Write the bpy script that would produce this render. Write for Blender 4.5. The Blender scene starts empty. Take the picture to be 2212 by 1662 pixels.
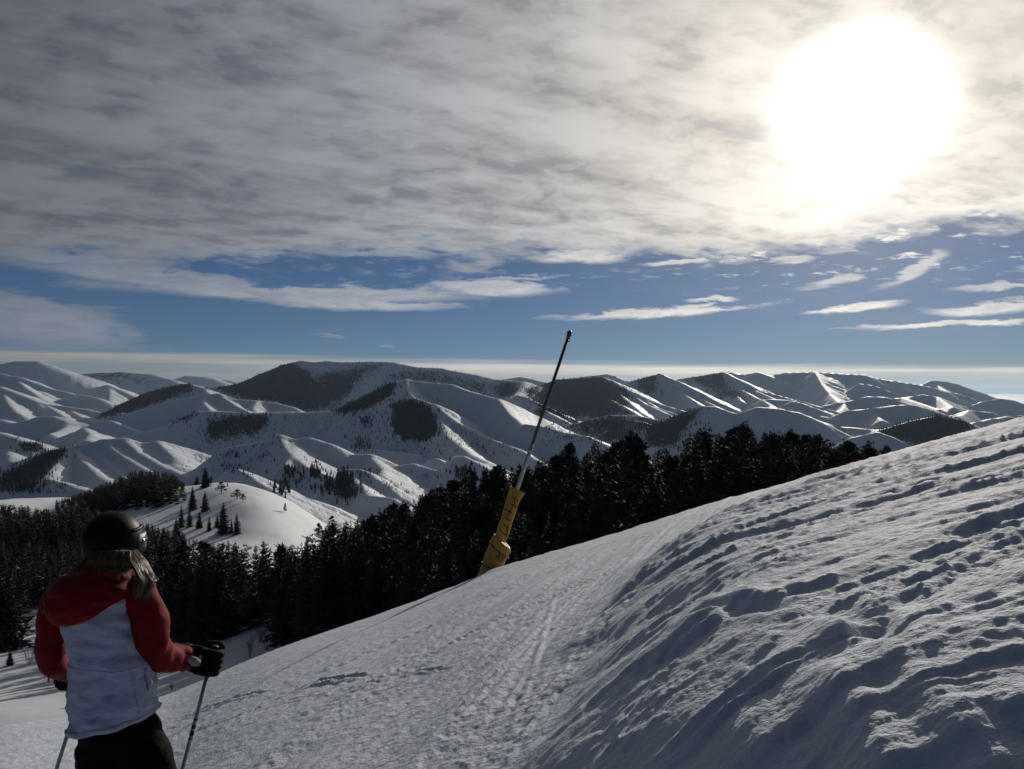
import bpy, bmesh, math, random
import numpy as np
from mathutils import Vector, Matrix, Quaternion

R = math.radians
scene = bpy.context.scene
COL = scene.collection

# ------------------------------------------------------------------ camera
# Directions are written as sight lines from the photographer's eye (the world
# origin): u = x / y, e = z / y, taken from photograph coordinates (2212 x 1662).
F, CX, HY = 1843.0, 1106.0, 845.0
def ue(px, py): return (px - CX) / F, (HY - py) / F
def at(px, py, y):
    u, e = ue(px, py)
    return (u * y, y, e * y)

cam_data = bpy.data.cameras.new('camera')
cam = bpy.data.objects.new('camera', cam_data)
COL.objects.link(cam)
cam.location = (0, 0, 0)
cam.rotation_euler = (R(90), 0, 0)
cam_data.sensor_width = 36
cam_data.lens = 30.0
cam_data.shift_y = 14.0 / 2212
cam_data.clip_start = 0.05
cam_data.clip_end = 400000
scene.camera = cam

# ------------------------------------------------------------------ node helpers
class NT:
    """small expression builder for node trees"""
    def __init__(self, tree):
        self.t = tree; self.n = tree.nodes; self.l = tree.links
    def new(self, kind, **kw):
        nd = self.n.new(kind)
        for k, v in kw.items(): setattr(nd, k, v)
        return nd
    def put(self, sock, v):
        if isinstance(v, E): v = v.s
        if isinstance(v, bpy.types.NodeSocket): self.l.new(v, sock)
        elif v is not None: sock.default_value = v
    def m(self, op, a, b=None, c=None, clamp=False):
        nd = self.new('ShaderNodeMath', operation=op); nd.use_clamp = clamp
        for i, v in enumerate((a, b, c)):
            if v is not None: self.put(nd.inputs[i], v)
        return E(self, nd.outputs[0])
    def vm(self, op, a, b=None, scale=None):
        nd = self.new('ShaderNodeVectorMath', operation=op)
        self.put(nd.inputs[0], a)
        if b is not None: self.put(nd.inputs[1], b)
        if scale is not None: self.put(nd.inputs[3], scale)
        return E(self, nd.outputs['Value'] if op in ('LENGTH', 'DOT_PRODUCT', 'DISTANCE') else nd.outputs[0])
    def xyz(self, x, y, z):
        nd = self.new('ShaderNodeCombineXYZ')
        for i, v in enumerate((x, y, z)): self.put(nd.inputs[i], v)
        return E(self, nd.outputs[0])
    def sep(self, v):
        nd = self.new('ShaderNodeSeparateXYZ'); self.put(nd.inputs[0], v)
        return [E(self, o) for o in nd.outputs]
    def noise(self, vec, scale, detail=4, rough=0.55, dist=0.0, lac=2.0):
        nd = self.new('ShaderNodeTexNoise')
        self.put(nd.inputs['Vector'], vec); self.put(nd.inputs['Scale'], scale)
        nd.inputs['Detail'].default_value = detail; nd.inputs['Roughness'].default_value = rough
        nd.inputs['Distortion'].default_value = dist; nd.inputs['Lacunarity'].default_value = lac
        return E(self, nd.outputs[0])
    def step(self, v, a, b, lo=0.0, hi=1.0, smooth=True):
        nd = self.new('ShaderNodeMapRange')
        nd.interpolation_type = 'SMOOTHSTEP' if smooth else 'LINEAR'
        for i, x in enumerate((v, a, b, lo, hi)): self.put(nd.inputs[i], x)
        return E(self, nd.outputs[0])
    def mix(self, f, a, b, mode='MIX'):
        nd = self.new('ShaderNodeMix', data_type='RGBA', blend_type=mode)
        self.put(nd.inputs[0], f); self.put(nd.inputs[6], a); self.put(nd.inputs[7], b)
        return E(self, nd.outputs[2])
    def mapping(self, vec, loc=(0,0,0), rot=(0,0,0), scale=(1,1,1), kind='TEXTURE'):
        nd = self.new('ShaderNodeMapping', vector_type=kind)
        self.put(nd.inputs[0], vec)
        nd.inputs[1].default_value = loc; nd.inputs[2].default_value = rot; nd.inputs[3].default_value = scale
        return E(self, nd.outputs[0])
class E:
    def __init__(self, nt, s): self.nt = nt; self.s = s
    def __add__(self, o): return self.nt.m('ADD', self, o)
    __radd__ = __add__
    def __sub__(self, o): return self.nt.m('SUBTRACT', self, o)
    def __rsub__(self, o): return self.nt.m('SUBTRACT', o, self)
    def __mul__(self, o): return self.nt.m('MULTIPLY', self, o)
    __rmul__ = __mul__
    def __truediv__(self, o): return self.nt.m('DIVIDE', self, o)
    def __rtruediv__(self, o): return self.nt.m('DIVIDE', o, self)

# ------------------------------------------------------------------ sun, sky and clouds
SUN_DIR = Vector((0.4070, 1.0, 0.329)).normalized()
SUN_EL = math.asin(SUN_DIR.z)
SUN_AZ = math.atan2(SUN_DIR.x, SUN_DIR.y)          # clockwise from +Y

sun_data = bpy.data.lights.new('sun', 'SUN')
sun_data.energy = 3.2
sun_data.angle = R(0.8)
sun_data.color = (1.0, 0.93, 0.82)
sun = bpy.data.objects.new('sun', sun_data)
COL.objects.link(sun)
sun.rotation_euler = (-SUN_DIR).to_track_quat('-Z', 'Y').to_euler()

def build_world():
    w = bpy.data.worlds.new('World'); scene.world = w; w.use_nodes = True
    t = w.node_tree; t.nodes.clear(); N = NT(t)
    out = N.new('ShaderNodeOutputWorld'); bg = N.new('ShaderNodeBackground')
    t.links.new(bg.outputs[0], out.inputs[0])
    sky = N.new('ShaderNodeTexSky', sky_type='NISHITA')
    sky.sun_disc = False; sky.sun_elevation = SUN_EL; sky.sun_rotation = SUN_AZ
    sky.altitude = 2600; sky.air_density = 1.0; sky.dust_density = 0.15; sky.ozone_density = 2.5
    STRENGTH = 0.05
    bg.inputs[1].default_value = STRENGTH
    G = N.new('ShaderNodeTexCoord').outputs['Generated']
    d = N.vm('NORMALIZE', G)
    x, y, z = N.sep(d)
    az = N.m('ARCTAN2', x, y)
    hor = N.m('SQRT', x * x + y * y)
    el = z / N.m('MAXIMUM', hor, 0.001)
    ang = N.m('ARCCOSINE', N.vm('DOT_PRODUCT', d, tuple(SUN_DIR)))
    # blue of the clear air, kept deep as in thin mountain air
    sky_c = N.vm('MULTIPLY', E(N, sky.outputs[0]), (SKY_R, SKY_G, SKY_B))
    # --- high deck of broken altocumulus: a sheet overhead that clears behind the viewer
    zp = N.m('MAXIMUM', z, 0.0)
    inv = 1.0 / (zp + 0.045); inv2 = 1.0 / (zp + 0.15)
    P = N.xyz(x * inv, y * inv, 0.0); P2 = N.xyz(x * inv2, y * inv2, zp * 1.5)
    warp = N.noise(P, 0.55, 3, 0.5)
    warp2 = N.noise(N.mapping(P2, loc=(7.3, 1.2, 0)), 3.2, 4, 0.6)
    cells = N.noise(N.vm('ADD', N.mapping(P2, rot=(0, 0, 0.5), scale=(1.15, 0.9, 1)), N.xyz((warp2 - 0.5) * 0.22, (warp - 0.5) * 0.3, 0.0)), 8.2, 5, 0.58, 0.0)
    big = N.noise(N.mapping(P2, loc=(3, 8, 0), rot=(0, 0, 0.45), scale=(1.7, 0.7, 1)), 2.2, 3, 0.55, 0.3)
    dist = hor * inv
    edge = dist + (warp - 0.5) * 2.4 + (warp2 - 0.5) * 1.6 + (cells - 0.5) * 1.3 - N.step(az, -0.10, -0.42) * 0.75
    deck = N.step(edge, 5.15, 4.40) * N.step(y * inv + (warp - 0.5) * 1.5, -1.3, 0.2)
    # brightness of cloud lit through from behind: strongest towards the sun
    glow = N.m('EXPONENT', ang * -2.0) * 0.88 + 0.006
    thick = N.step(cells * 0.66 + big * 0.34, 0.36, 0.61)
    lit = glow * (0.71 + thick * 0.33 + N.step(big, 0.40, 0.66) * 0.14 + N.step(edge, 3.2, 4.6) * 0.22)
    warm = N.step(ang, 0.70, 0.05)
    ccol = N.mix(warm, (0.88, 0.945, 1.07, 1), (1.05, 0.99, 0.90, 1))
    def cloud(l, c=None):
        return N.vm('SCALE', c or ccol, scale=l * (1.0 / STRENGTH))
    deck_a = deck * N.step(thick, -0.75, 0.30)
    # --- lens clouds and streaks below the deck, by bearing and height
    q = N.xyz(az, el, 0.0)
    wn = N.noise(N.mapping(q, scale=(0.16, 0.035, 1)), 1.0, 5, 0.6, 0.4)
    wn2 = N.noise(N.mapping(q, loc=(5, 2, 0), scale=(0.05, 0.012, 1)), 1.0, 5, 0.65, 0.3)
    qw = N.vm('ADD', q, N.xyz((wn - 0.5) * 0.10, (wn2 - 0.5) * 0.020 + (wn - 0.5) * 0.016, 0.0))
    total = None
    for (cx, cy, hw, hh, tilt, op) in STREAKS:
        u0, e0 = ue(cx, cy); a0 = math.atan(u0); cs = math.cos(a0)
        v = N.mapping(qw, loc=(a0, e0 * cs, 0), rot=(0, 0, tilt), scale=(hw / F * cs * cs, hh / F * cs, 1))
        ln = N.vm('LENGTH', v)
        a = N.step(ln + (wn2 - 0.5) * 1.3, 1.05, 0.42, 0.0, op)
        total = a if total is None else N.m('MAXIMUM', total, a)
    # --- fleecy scraps under the deck's edge, right of the pole
    f1 = N.noise(N.mapping(P2, loc=(1.7, 4.4, 0), scale=(1.3, 1.0, 1)), 11.0, 5, 0.62, 0.2)
    band = N.step(el, 0.105, 0.14) * N.step(el, 0.23, 0.17) * N.step(az, 0.10, 0.34, 0.25, 1.0)
    total = N.m('MAXIMUM', total, N.step(f1 * 0.7 + wn2 * 0.3, 0.535, 0.64) * band * 0.8)
    # --- long layer of cloud and bright air low on the horizon
    ln0 = N.noise(N.mapping(q, loc=(2, 0, 0), scale=(0.35, 0.006, 1)), 1.0, 5, 0.6, 0.2)
    lowtop = 0.043 - (az + 0.5) * 0.017 + (ln0 - 0.5) * 0.012
    low = N.step(el - lowtop, 0.003, -0.007)
    strk = N.step(ln0, 0.42, 0.62)
    ln1 = N.noise(N.mapping(q, loc=(9, 1, 0), scale=(0.40, 0.012, 1)), 1.0, 5, 0.6, 0.3)
    strip = N.step(el - lowtop, -0.016, -0.003)
    lowband = low * N.m('MAXIMUM', N.step(ln1, 0.38, 0.60, 0.45, 0.92), strip * N.step(az, 0.42, 0.12, 0.25, 0.95)) * N.step(az, 0.48, 0.15, 0.70, 1.0)
    low_l = glow * (1.0 + strk * 0.40 + N.step(el - lowtop, -0.022, -0.004) * 0.65) + 0.03
    streak_l = glow * (1.05 + N.step(wn2, 0.35, 0.65) * 0.45) + 0.05
    col = N.mix(total, sky_c, cloud(streak_l))
    col = N.mix(lowband, col, cloud(low_l, N.mix(warm, (1.03, 0.98, 0.89, 1), (1.10, 0.98, 0.76, 1))))
    col = N.mix(deck_a, col, cloud(lit))
    # --- the sun behind the deck: bright aureole in the thin cloud
    a1 = ang + (cells - 0.5) * 0.035 + (warp2 - 0.5) * 0.05 + (big - 0.5) * 0.03
    t1 = a1 * (1 / 0.065)
    core = N.m('EXPONENT', t1 * t1 * t1 * -1.0) * 2.0 + N.m('EXPONENT', a1 * -7.0) * 0.46
    aur = N.vm('SCALE', N.mix(N.step(ang, 0.06, 0.15), (1.0, 0.97, 0.90, 1), (1.0, 0.86, 0.66, 1)), scale=core * (1.0 / STRENGTH))
    col = N.vm('ADD', col, aur)
    # below the horizon: snow-lit ground haze
    col = N.mix(N.step(z, -0.004, -0.03), col, (0.045 / STRENGTH, 0.05 / STRENGTH, 0.06 / STRENGTH, 1))
    N.put(bg.inputs[0], col)
    w.cycles.sampling_method = 'NONE'
SKY_R, SKY_G, SKY_B = 0.30, 0.425, 0.58
# bearing/height of each lens cloud: photograph x, y, half width, half height, tilt, opacity
STREAKS = [
    (640, 632, 520, 22, 0.00, 0.85), (1060, 622, 170, 20, -0.03, 0.95), (760, 655, 270, 16, -0.02, 0.95),
    (330, 600, 360, 26, -0.05, 0.75), (150, 560, 260, 20, 0.02, 0.6), (1120, 600, 120, 7, 0.03, 0.5), (1700, 565, 60, 10, 0, 0.6), (1780, 612, 70, 12, 0.1, 0.55), (1000, 510, 110, 10, 0.05, 0.6), (1250, 556, 130, 19, -0.02, 0.95), (1470, 567, 85, 8, 0.02, 0.8),
    (1420, 676, 260, 11, 0.055, 1.0), (1560, 643, 75, 8, 0.0, 0.8), (1835, 668, 135, 11, 0.06, 1.0),
    (2060, 700, 260, 8, 0.02, 1.0), (2150, 664, 150, 16, 0.03, 0.8), (2150, 622, 110, 10, 0.05, 0.6),
    (1960, 585, 110, 16, 0.45, 0.55), (60, 690, 330, 62, -0.16, 0.8), (700, 727, 40, 3, 0, 0.4),
    (820, 752, 22, 5, 0, 0.5), (560, 490, 300, 16, 0.05, 0.5), (820, 548, 170, 12, 0.0, 0.5),
]
build_world()

scene.view_settings.view_transform = 'Standard'
scene.view_settings.look = 'None'
scene.view_settings.exposure = 0.0
scene.view_settings.gamma = 1.0
scene.view_settings.use_curve_mapping = False
scene.cycles.use_denoising = True
scene.cycles.max_bounces = 4
scene.cycles.diffuse_bounces = 2
scene.cycles.transparent_max_bounces = 4
scene.cycles.volume_bounces = 0
scene.cycles.caustics_reflective = False
scene.cycles.caustics_refractive = False
FAR_COLS, FAR_ROWS, HAZE = 860, 660, 1.0e-5

# ------------------------------------------------------------------ numeric noise
_rs = np.random.RandomState(11)
_perm = np.concatenate([_rs.permutation(1024)] * 2).astype(np.int32)
_ga = _rs.rand(1024) * 2 * np.pi
_gx, _gy = np.cos(_ga), np.sin(_ga)
def pnoise(x, y):
    """gradient noise, about -0.7..0.7"""
    xi = np.floor(x).astype(np.int64); yi = np.floor(y).astype(np.int64)
    xf = x - xi; yf = y - yi
    xi &= 1023; yi &= 1023
    x1 = (xi + 1) & 1023; y1 = (yi + 1) & 1023
    u = xf * xf * xf * (xf * (xf * 6 - 15) + 10); v = yf * yf * yf * (yf * (yf * 6 - 15) + 10)
    def g(ix, iy, fx, fy):
        h = _perm[(_perm[ix] + iy) & 1023]
        return _gx[h] * fx + _gy[h] * fy
    a = g(xi, yi, xf, yf); b = g(x1, yi, xf - 1, yf)
    c = g(xi, y1, xf, yf - 1); d = g(x1, y1, xf - 1, yf - 1)
    return (a + (b - a) * u) + ((c + (d - c) * u) - (a + (b - a) * u)) * v
def fbm1(x, y, octv=3):
    """the same for one point"""
    s = 0.0; a = 1.0
    for o in range(octv):
        X = x + 17.3 * o; Y = y - 9.1 * o; xi = math.floor(X); yi = math.floor(Y); fx = X - xi; fy = Y - yi
        u = fx * fx * fx * (fx * (fx * 6 - 15) + 10); v = fy * fy * fy * (fy * (fy * 6 - 15) + 10); c = []
        for (i, j) in ((0, 0), (1, 0), (0, 1), (1, 1)):
            h = _pl[(_pl[(xi + i) & 1023] + ((yi + j) & 1023)) & 1023]
            c.append(_gxl[h] * (fx - i) + _gyl[h] * (fy - j))
        t = c[0] + (c[1] - c[0]) * u; b = c[2] + (c[3] - c[2]) * u
        s += a * (t + (b - t) * v); x *= 2.03; y *= 2.03; a *= 0.5
    return s
_pl = _perm.tolist(); _gxl = _gx.tolist(); _gyl = _gy.tolist()
def fbm(x, y, octv=4, gain=0.5, lac=2.03):
    s = 0; a = 1.0
    for i in range(octv):
        s = s + a * pnoise(x + 17.3 * i, y - 9.1 * i); x = x * lac; y = y * lac; a *= gain
    return s
def ridged(x, y, octv=4, gain=0.5):
    s = 0; a = 1.0
    for i in range(octv):
        s = s + a * (1 - np.abs(pnoise(x + 31.7 * i, y + 5.3 * i)) * 2.2); x = x * 2.07; y = y * 2.07; a *= gain
    return s
def sstep(a, b, x):
    t = np.clip((x - a) / (b - a), 0, 1)
    return t * t * (3 - 2 * t)

# ------------------------------------------------------------------ near slope (the piste underfoot)
H0, C0 = 1.5, 0.0034
K0 = 2 * math.sqrt(H0 * C0)
_sil = [(-300, 1700), (-120, 1605), (0, 1568), (150, 1550), (280, 1528), (370, 1502), (440, 1470), (490, 1446), (600, 1402), (720, 1360), (850, 1317),
        (960, 1277), (1030, 1250), (1100, 1224), (1200, 1192), (1370, 1142), (1500, 1098), (1700, 1043), (1900, 987),
        (2000, 958), (2100, 932), (2212, 903), (2400, 868), (2700, 830)]
_su = np.array([ue(a, b)[0] for a, b in _sil]); _se = np.array([ue(a, b)[1] for a, b in _sil])
_fu = np.linspace(_su[0], _su[-1], 400); _fe = np.interp(_fu, _su, _se)
_ker = np.hanning(31); _ker /= _ker.sum()
_fe = np.convolve(np.pad(_fe, 15, mode='edge'), _ker, mode='valid')
def base_near(x, y):
    yy = np.maximum(y, 0.35)
    u = np.clip(x / yy, _fu[0], _fu[-1])
    a = np.interp(u, _fu, _fe) + K0
    t = sstep(0.3, 2.2, y)
    z = -H0 + (1 - t) * (0.26 * x - 0.06 * y) + t * (a * yy + 0.20 * (x - u * yy)) - C0 * np.maximum(y, 0) ** 2
    return z
GYS = np.linspace(0.8, 24, 1600)
def bank_raise(x, y, d):
    return np.interp(y + 0.12 * x, [0.6, 1.0, 1.4, 1.8, 2.2, 2.6, 3.1, 5, 8, 13, 18], [0, 0.11, 0.29, 0.44, 0.52, 0.54, 0.52, 0.46, 0.32, 0.13, 0.0]) * sstep(-0.15, 1.2, d)
def ground_pt(px, py, bank=True):
    """where a sight line meets the near slope"""
    u, e = ue(px, py); x = u * GYS
    z = base_near(x, GYS)
    if bank: z = z + bank_raise(x, GYS, x - np.interp(GYS, _bky, _bkx))
    f = z - e * GYS
    k = int(np.argmax(f >= 0)) if (f >= 0).any() else int(np.argmax(z / GYS))
    return float(x[k]), float(GYS[k])

_lines = {}
def ground_line(pts):
    k = tuple(pts)
    if k not in _lines: _lines[k] = [ground_pt(*p) for p in pts]
    return _lines[k]

# edge between the groomed run and the bank of chopped snow
_bk = [ground_pt(*p, bank=False) for p in ((1120, 1662), (1190, 1540), (1215, 1440), (1262, 1320), (1330, 1245), (1430, 1185), (1560, 1105), (1690, 1056))]
_bk = [(-0.05, 0.5), (-0.05, 2.0)] + _bk + [(_bk[-1][0] + 2.6, _bk[-1][1] + 8)]
_bky = np.array([p[1] for p in _bk]); _bkx = np.array([p[0] for p in _bk])

def poly_dist(x, y, pts):
    """distance to a polyline and signed side, and arc position"""
    best = np.full(x.shape, 1e9); side = np.zeros(x.shape); arc = np.zeros(x.shape); L = 0
    for (ax, ay), (bx, by) in zip(pts[:-1], pts[1:]):
        dx, dy = bx - ax, by - ay; l2 = dx * dx + dy * dy; l = math.sqrt(l2)
        t = np.clip(((x - ax) * dx + (y - ay) * dy) / l2, 0, 1)
        qx, qy = x - ax - t * dx, y - ay - t * dy
        d = np.hypot(qx, qy); m = d < best
        best = np.where(m, d, best); side = np.where(m, np.sign(dx * qy - dy * qx), side); arc = np.where(m, L + t * l, arc)
        L += l
    return best, side, arc, L

def near_detail(x, y):
    r = np.hypot(x, y)
    xb = np.interp(y, _bky, _bkx)
    wob = fbm(x * 0.9 + 3, y * 0.9, 3) * 0.22
    d = x - xb + wob                                     # > 0 on the bank
    bank = sstep(-0.05, 0.75, d)
    z = np.zeros_like(x)
    # raised bank: rises towards the viewer's right, flattens out to the crest
    z += bank_raise(x, y, d)
    z += 0.05 * bank * fbm(x * 0.7, y * 0.7 + 4, 2) * (1 - 0.5 * sstep(8, 20, y))
    # long low ledges cut by skis, running across and breaking up
    wx = fbm(x * 0.22 + 8, y * 0.5, 3); wy = fbm(x * 1.1, y * 1.6 + 12, 3); we = fbm(x * 4.5, y * 4.5 + 3, 3, 0.6)
    curve = 0.06 * (x - 3.0) ** 2 * sstep(0, 6, 9 - y)
    far = 1 - 0.4 * sstep(9, 22, y)
    smooth = 0.30 + 0.70 * sstep(1.7, 3.3, y + 0.12 * x)          # the lower face is wind-packed
    for (sp, sk, am, sd) in ((0.60, 0.08, 0.058, 0.0), (0.37, -0.14, 0.034, 31.0), (0.24, 0.18, 0.020, 57.0), (0.15, -0.05, 0.010, 83.0)):
        ph = (y + curve + sk * x) / sp + wx * 1.5 * (0.6 / sp) + wy * 0.22 + we * 0.10 + sd
        f = ph - np.floor(ph); k = np.floor(ph)
        hk = np.modf(np.abs(np.sin(k * 12.9898 + sd) * 43758.5453))[0]
        prof = sstep(0.0, 0.22, f) - f
        keep = sstep(-0.22, 0.22, fbm(x * 0.27 + k * 3.7 + sd, y * 0.1 + k * 1.9, 2) + 0.25 * (hk - 0.4))
        z += bank * prof * am * keep * far * smooth
        z += bank * 0.018 * we * np.exp(-((f - 0.18) / 0.13) ** 2) * keep * far * smooth      # crumbling lips
    # ski furrows curving down the bank
    for pts, w, dep in FURROWS:
        g = ground_line(pts)
        dd, sd, arc, L = poly_dist(x, y, g)
        fade = sstep(0, 0.5, arc) * sstep(0, 0.4, L - arc + 0.15)
        rag = 1 + 0.5 * fbm(x * 4, y * 4, 2)
        z += bank * fade * dep * (-np.exp(-(dd / w) ** 2) + 0.5 * np.exp(-((dd - 1.9 * w) / (0.9 * w)) ** 2) * rag)
    # clods and crumbs
    mask = sstep(0.0, 0.30, fbm(x * 0.6 - 6, y * 0.8 + 3, 2) + 0.04) * smooth
    z += bank * 0.016 * fbm(x * 2.6, y * 3.2, 3, 0.55) * (0.5 + mask)
    cb = pnoise(x * 7.5 + 4, y * 7.5); z += bank * mask * 0.013 * sstep(0.18, 0.42, cb)
    cb = pnoise(x * 13 + 1, y * 13 + 8); z += bank * mask * 0.009 * sstep(0.15, 0.4, cb)
    z += bank * 0.0075 * fbm(x * 10, y * 10, 4, 0.7) * (0.8 + mask)
    # groomed run: traces along the way down, crumbs in the scraped strips
    gr = 1 - bank
    s = x - 0.235 * y - 0.010 * np.maximum(y - 3, 0) ** 2 * 0.35
    t = y
    st = fbm(s * 2.3, t * 0.11 + 2, 4, 0.6)
    z += gr * 0.030 * st
    st2 = pnoise(s * 9.0, t * 0.25 + 7)
    z += gr * 0.005 * st2
    crumb = sstep(0.02, 0.26, fbm(s * 1.5 + 5, t * 0.16, 3) + 0.25 * fbm(x * 1.2, y * 1.2, 2))
    z += gr * crumb * (0.010 * fbm(x * 11, y * 9, 3, 0.7) + 0.004 * sstep(0.12, 0.4, pnoise(x * 15, y * 11)))
    z += gr * 0.006 * fbm(x * 5, y * 3.5, 3, 0.65)
    z += gr * 0.004 * fbm(x * 14, y * 14, 2)
    z += gr * 0.03 * fbm(x * 0.5, y * 0.5, 2)
    # skidded turns crossing the run, old tracks along it
    for pts, w, dep in SKIDS + TRACKS:
        g = ground_line(pts)
        dd, sd, arc, L = poly_dist(x, y, g)
        fade = sstep(0, 0.25 * L, arc) * sstep(0, 0.2 * L, L - arc)
        z += fade * dep * (-np.exp(-(dd / w) ** 2) + 0.9 * np.exp(-((dd - 1.8 * w) / (0.9 * w)) ** 2) * (1 + 0.8 * pnoise(x * 7, y * 7)))
    # snow banked against the foot of the lance
    lx, ly = LANCE_XY
    z += 0.07 * np.exp(-(((x - lx - 0.35) / 0.55) ** 2 + ((y - ly + 0.9) / 0.7) ** 2)) * (1 + 0.5 * fbm(x * 3, y * 3, 2))
    z += 0.04 * np.exp(-(((x - lx - 1.6) / 1.4) ** 2 + ((y - ly + 0.5) / 0.6) ** 2))
    # fade the relief out round the camera's own stance and far away
    return z * (1 - sstep(26, 40, r)) * sstep(0.3, 1.2, r)
FURROWS = [
    ([(1790, 1420), (1900, 1490), (1985, 1580), (2060, 1700)], 0.055, 0.022),
    ([(2010, 1430), (2080, 1500), (2150, 1560), (2260, 1640)], 0.05, 0.018),
    ([(1760, 1305), (1850, 1340), (1930, 1385)], 0.06, 0.04),
    ([(1640, 1480), (1740, 1560), (1800, 1650)], 0.07, 0.03),
    ([(1400, 1400), (1560, 1330), (1700, 1320)], 0.06, 0.035),
]
SKIDS = [
    ([(1390, 1185), (1260, 1280), (1050, 1440), (800, 1662)], 0.020, 0.005), ([(1400, 1190), (1280, 1290), (1090, 1450), (870, 1662)], 0.020, 0.005),
    ([(1330, 1190), (1150, 1300), (900, 1430), (620, 1600)], 0.018, 0.008), ([(1480, 1140), (1340, 1210), (1200, 1330), (1000, 1560), (930, 1662)], 0.025, 0.008),
    ([(1180, 1230), (960, 1340), (700, 1450), (450, 1560)], 0.02, 0.014), ([(1300, 1240), (1180, 1380), (1080, 1540), (1040, 1662)], 0.03, -0.007),
    ([(1450, 1150), (1250, 1265), (1020, 1400), (760, 1560), (600, 1662)], 0.03, -0.007),
    ([(600, 1672 - 160), (680, 1478), (770, 1462), (800, 1458)], 0.035, 0.035),
    ([(560, 1530), (700, 1500), (870, 1455), (1010, 1440)], 0.02, 0.015),
    ([(350, 1560), (480, 1520), (600, 1490)], 0.03, 0.025),
    ([(20, 1660), (120, 1622), (300, 1590), (420, 1560)], 0.03, 0.02),
    ([(400, 1590), (520, 1545), (640, 1500)], 0.025, -0.018),
]
_tr = random.Random(12)
TRACKS = []
for _ in range(16):
    a = _tr.uniform(1180, 1500); b = _tr.uniform(300, 1120); k = _tr.uniform(-25, 25)
    y0_ = 1140 + (1500 - a) * 0.33 + 20
    TRACKS.append(([(a, y0_), (a * 0.55 + b * 0.45 + k, y0_ * 0.55 + 1662 * 0.45), (a * 0.25 + b * 0.75 + k, y0_ * 0.22 + 1662 * 0.78 - 6), (b, 1662)], _tr.uniform(0.012, 0.03), _tr.choice((-1, 1, 1)) * _tr.uniform(0.005, 0.011)))
LANCE_XY = (-0.75, 20.6)
def z_near(x, y): return base_near(x, y) + near_detail(x, y)

# ------------------------------------------------------------------ middle ground: gully, piste below, wooded shoulders, white knoll
MID = [  # photograph x (bearing), distance along y, height
    # flank dropping away behind the crest
    *[(px, 34, None) for px in (-500, 0, 400, 800, 1106, 1500, 1900, 2400, 2800)],
    *[(px, 55, None) for px in (-500, 0, 400, 800, 1106, 1500, 1900, 2400, 2800)],
    (-500, 120, -52), (0, 110, -41), (250, 110, -40.5), (480, 105, -35), (800, 100, -33), (1106, 95, -31), (1500, 95, -22), (1900, 95, -14), (2400, 100, -8),
    (-500, 180, -66), (0, 165, -54), (250, 160, -52), (430, 150, -47.5), (600, 135, -39.5), (800, 140, -38), (1106, 140, -35), (1400, 145, -27), (1650, 150, -22), (1900, 150, -24), (2400, 150, -22),
    (-500, 280, -80), (0, 250, -63), (250, 250, -61), (480, 225, -54), (700, 215, -48), (1106, 230, -37), (1350, 230, -27), (1600, 235, -23), (1880, 235, -33), (2400, 240, -50),
    (0, 400, -74), (250, 400, -72), (400, 370, -70), (560, 330, -66), (760, 330, -70), (1000, 330, -62), (1300, 330, -58), (1600, 340, -62), (2000, 340, -85), (2500, 340, -110),
    (-300, 600, -95), (0, 560, -75), (160, 600, -80), (260, 600, -70), (340, 590, -66), (420, 520, -60), (520, 540, -57.5), (620, 525, -65), (720, 480, -80), (830, 460, -100), (1000, 480, -110), (1400, 480, -125), (2000, 480, -150), (2500, 500, -180),
    (430, 450, -64), (560, 440, -57), (640, 400, -68), (500, 400, -68), (700, 400, -84),
    (-300, 800, -150), (0, 720, -92), (150, 720, -92), (300, 760, -110), (450, 760, -135), (620, 720, -140), (800, 700, -165), (1106, 750, -190), (1600, 750, -210), (2200, 750, -230), (2700, 750, -240),
    (-300, 1150, -270), (100, 1150, -270), (500, 1150, -280), (900, 1150, -290), (1300, 1150, -300), (1800, 1150, -300), (2400, 1150, -300),
]
def _rbf_fit(pts, vals):
    n = len(pts); d = np.hypot(pts[:, None, 0] - pts[None, :, 0], pts[:, None, 1] - pts[None, :, 1])
    K = np.where(d > 0, d * d * np.log(np.maximum(d, 1e-9)), 0) + np.eye(n) * 0.02
    A = np.zeros((n + 3, n + 3)); A[:n, :n] = K; A[:n, n] = 1; A[:n, n + 1:] = pts; A[n:, :n] = A[:n, n:].T
    b = np.zeros(n + 3); b[:n] = vals
    return np.linalg.solve(A, b)
def _warp(x, y):                     # bearing / log distance: even spacing for the fit
    return np.stack([x / np.maximum(y, 1) * 2.2, np.log(np.maximum(y, 1)) * 1.3], -1)
_mp = []; _mv = []
for px, yy, zz in MID:
    u = ue(px, 0)[0]; x = u * yy
    if zz is None: zz = float(base_near(np.array([x]), np.array([float(yy)]))[0])
    _mp.append((x, yy)); _mv.append(zz)
_mp = np.array(_mp, float); _mv = np.array(_mv); _mw = _warp(_mp[:, 0], _mp[:, 1])
# fit height divided by distance (slope angle as seen), smoother over the range
_coef = _rbf_fit(_mw, _mv / _mp[:, 1])
def z_mid(x, y):
    w = _warp(x, y); s = np.zeros(x.shape)
    for i in range(len(_mw)):
        d2 = (w[..., 0] - _mw[i, 0]) ** 2 + (w[..., 1] - _mw[i, 1]) ** 2
        s += _coef[i] * 0.5 * d2 * np.log(np.maximum(d2, 1e-12))
    n = len(_mw)
    s += _coef[n] + _coef[n + 1] * w[..., 0] + _coef[n + 2] * w[..., 1]
    z = s * y
    k = sstep(60, 140, y)
    z = z + k * (1.3 * fbm(x / 38, y / 38, 4) + 2.2 * fbm(x / 130 + 5, y / 130, 2)) * (0.5 + 0.5 * sstep(250, 600, y))
    z = z + k * 0.10 * fbm(x / 3.5, y / 3.5, 3)
    return z

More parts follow.
